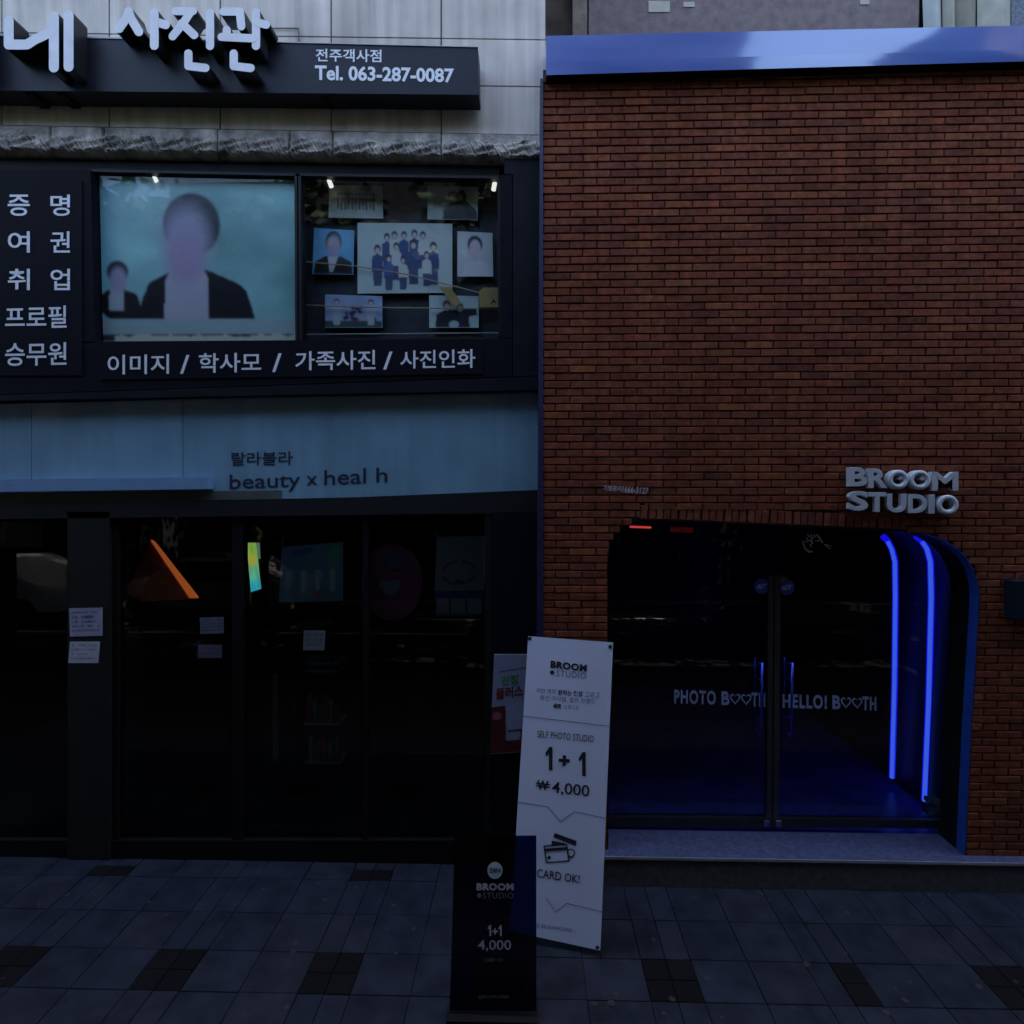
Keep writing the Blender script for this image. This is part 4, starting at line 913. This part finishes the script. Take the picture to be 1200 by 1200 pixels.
V = [PP(561.5 + 2.6 * math.cos(a), 1049.5 + 2.8 * math.sin(a), p2[0], n2) for a in [math.pi * 2 * i / 16 for i in range(16)][::-1]]; mk('dot', V, [list(range(16))], m_dimg, t)
at('+', 577, 1088, 583.5, 1095, m_dimw, .03)
for x_ in (571.5, 584):
    V = [PP(x_ + 4 * a_, 1084 + 13 * b_, p2[0], n2) for a_, b_ in one][::-1]; mk('lettering', V, [list(range(len(V)))], m_dimw, t)
at('4,000', 560, 1101.5, 599, 1115, m_dimw, .008); at('CARD OK', 567, 1122.5, 590, 1127, m_dimg); at('@BROOM.KOREA', 560.5, 1166, 597, 1171, m_dimg)
bw = .26
bl_, br_ = QL[3], QL[2]
MB().box(bl_.x - .01, br_.x + .01, bl_.y - .05, bl_.y + .14, .0, .022).build('base', m_black, t)
mk('back_plate', [q - n2 * .012 for q in (QL[0].lerp(QL[1], 0), QL[0].lerp(QL[1], .70), QL[3].lerp(QL[2], .64), QL[3])] + [q - n2 * .016 for q in (QL[0].lerp(QL[1], 0), QL[0].lerp(QL[1], .70), QL[3].lerp(QL[2], .64), QL[3])],
   [(0, 3, 2, 1), (4, 5, 6, 7), (0, 1, 5, 4), (1, 2, 6, 5), (2, 3, 7, 6), (3, 0, 4, 7)], m_black, t) if False else None

# ------------------------------------------------------------------ the other side of the street (seen only mirrored in the glass; it shades the sky)
OY = -10.6
m_opp = [mat('opposite_brown_brick', (.06, .045, .04), .95, spec=.02, nz=.2), mat('opposite_grey_render', (.07, .07, .075), .95, spec=.02, nz=.2), mat('opposite_dark_cladding', (.03, .03, .034), .9, spec=.02, nz=.2)]
m_og = mat('opposite_window_glass', (.01, .012, .015), .5, spec=.05)
for k_, (x0, x1, h, mi) in enumerate(((-70, -34, 12, 1), (-34, -20, 9.5, 0), (-20, -9, 10, 1), (-9, .2, 10.5, 2), (.2, 5.2, 16, 2), (5.21, 10.99, 8, 2), (11, 19, 16, 1), (19, 30, 10, 2), (30, 70, 13, 0))):
    B = thing('opposite_building', ['long grey', 'brown brick', 'grey rendered', 'dark clad', 'tall brown brick', 'low dark', 'tall grey rendered', 'small dark clad', 'long brown brick'][k_] + ' building across the street, facing the two shops', 'building', ((x0 + x1) / 2, OY, 0), 'buildings across the street')
    MB().box(x0, x1, OY - 6, OY, 0, h).build('wall', m_opp[mi], B)
    z = 4.2
    while z < h - 2:
        x = x0 + 1
        while x < x1 - 1.6:
            w = MB().box(x, x + 1.3, OY + .01, OY + .04, z, z + 1.5).build('window', m_og, B); x += 2.4
        z += 3.2
    MB().box(x0 + .4, x1 - .4, OY + .015, OY + .1, .2, 2.8).build('shopfront', m_og, B)
def car(x, y, m, lab):
    t = thing('parked_car', lab, 'car', (x, y, -.13), 'cars parked across the street'); g = -.13
    prof = [(-2.1, .35), (-2.1, .75), (-1.95, .86), (-1.2, .95), (-.55, 1.42), (.75, 1.45), (1.45, 1.0), (2.05, .88), (2.12, .6), (2.1, .32)]
    b = MB(); b.poly([(x + a, g + z_) for a, z_ in prof], y - .85, y + .85); bevel(b.build('body', m, t), .06, 3)
    b = MB(); b.poly([(x + a, g + z_) for a, z_ in [(-1.05, .98), (-.5, 1.36), (.7, 1.39), (1.3, 1.0)]], y - .86, y + .86); b.build('side_window', m_og, t)
    for wx in (-1.3, 1.3):
        for wy in (-.86, .72):
            MB().tube([(x + wx, y + wy, g + .32), (x + wx, y + wy + .16, g + .32)], .32, 20).build('wheel', m_black, t)
car(-12.1, -8.7, mat('white_car_paint', (.75, .75, .75), .25), 'white car parked across the street, mirrored in the shop glass')
car(-7.2, -9.1, mat('grey_car_paint', (.25, .25, .24), .25), 'grey car parked across the street beside the white car')
# unseen trees added behind the camera, their crowns shade the lower facades
m_leaf = mat('added_tree_leaves', (.05, .085, .025), .6, nz=.3, rnd=.35); m_bark = mat('added_tree_bark', (.09, .07, .05), .9, nz=.4, bump=.5)
def tree(x, y, lab, rx=3.3, ry=4.2):
    t = thing('added_shade_tree', lab, 'tree', (x, y, -.13), 'added shade trees'); b = MB()
    b.tube([(x, y, -.13), (x + .05, y, 2), (x, y + .1, 4.4)], .16, 10)
    for i in range(9):
        a = 2 * math.pi * i / 9 + random.uniform(-.3, .3); q = random.uniform(.5, .8)
        b.tube([(x, y, 3.6 + .1 * i), (x + math.cos(a) * rx * q * .5, y + math.sin(a) * ry * q * .5, 5.0), (x + math.cos(a) * rx * q, y + math.sin(a) * ry * q, 5.9)], .05, 6)
    b.build('added_tree_trunk', m_bark, t)
    N = 17000; rng = np.random.default_rng(int(abs(x) * 10) + 3)
    cl = np.array([(random.uniform(-1, 1) * rx * .9, random.uniform(-1, 1) * ry * .9, random.uniform(5.3, 6.05)) for _ in range(120)])
    p = cl[rng.integers(0, 110, N)] + rng.normal(size=(N, 3)) * np.array([.36, .30, .20]) + np.array([x, y, 0])
    p[:, 2] = np.maximum(p[:, 2], 4.95 + .85 * np.clip(p[:, 1] + 2.3, 0, 2))
    n_ = rng.normal(size=(N, 3)); n_[:, 2] += np.sign(n_[:, 2]) * .7; n_ /= np.linalg.norm(n_, axis=1)[:, None]
    u = np.cross(n_, rng.normal(size=(N, 3))); u /= np.linalg.norm(u, axis=1)[:, None]; w = np.cross(n_, u); s_ = rng.uniform(.07, .13, N)[:, None]
    V = np.stack([p - u * s_, p - w * s_ * .7, p + u * s_, p + w * s_ * .7], 1).reshape(-1, 3)
    mk('added_tree_crown', V.tolist(), np.arange(4 * N).reshape(-1, 4).tolist(), m_leaf, t)
for i, x in enumerate((-14, -9.4, -4.8, -.2, 4.4, 9.0, 13.6)):
    tree(x, -5.9, ['westmost', 'second', 'third', 'middle', 'fifth', 'sixth', 'eastmost'][i] + ' added tree of the unseen row that shades the lower facades', 2.75, 3.95)
# neighbours of the two shops along the same street
for x0, x1, h, nm in ((-60, P(-332, 0, 0).x - .05, 9.5, 'plain grey building left of the black clad shop building'), (7.6, 60, 9.5, 'plain grey building right of the red brick building')):
    B = thing('neighbour_building', nm, 'building', ((x0 + x1) / 2, 0, 0)); MB().box(x0, x1, .0, 8, 0, h).build('wall', m_opp[1], B)

# small litter and stains
for q, z_, lab in (((719, 1037), 0, 'tiny pale scrap of litter on the paving right of the white banner'), ((788, 971), zst + .02, 'tiny crumpled pale scrap on the step by the left door leaf')):
    c_ = PZ(q[0], q[1], z_); bm = bmesh.new(); bmesh.ops.create_icosphere(bm, subdivisions=2, radius=.5)
    for v in bm.verts: v.co = Vector((v.co.x * random.uniform(.030, .055), v.co.y * random.uniform(.02, .03), (v.co.z + .5) * .014)) + c_
    me = bpy.data.meshes.new('litter'); bm.to_mesh(me); bm.free(); me.materials.append(mat('pale_litter', (.30, .26, .24), .8)); o = bpy.data.objects.new('litter', me); C.objects.link(o); tag(o, lab, 'litter')
b = MB()
for i in range(46):
    c_ = PZ(random.uniform(0, 1200), random.uniform(1035, 1195), 0); n = 9; r_ = random.uniform(.008, .022)
    b.add([(c_.x + r_ * random.uniform(.7, 1.2) * math.cos(a), c_.y + r_ * random.uniform(.7, 1.2) * math.sin(a), .0035) for a in [2 * math.pi * k / n for k in range(n)]], [list(range(n))])
b.build('gum_stains', mat('old_gum', (.012, .012, .013), .8), pv, stuff=True)
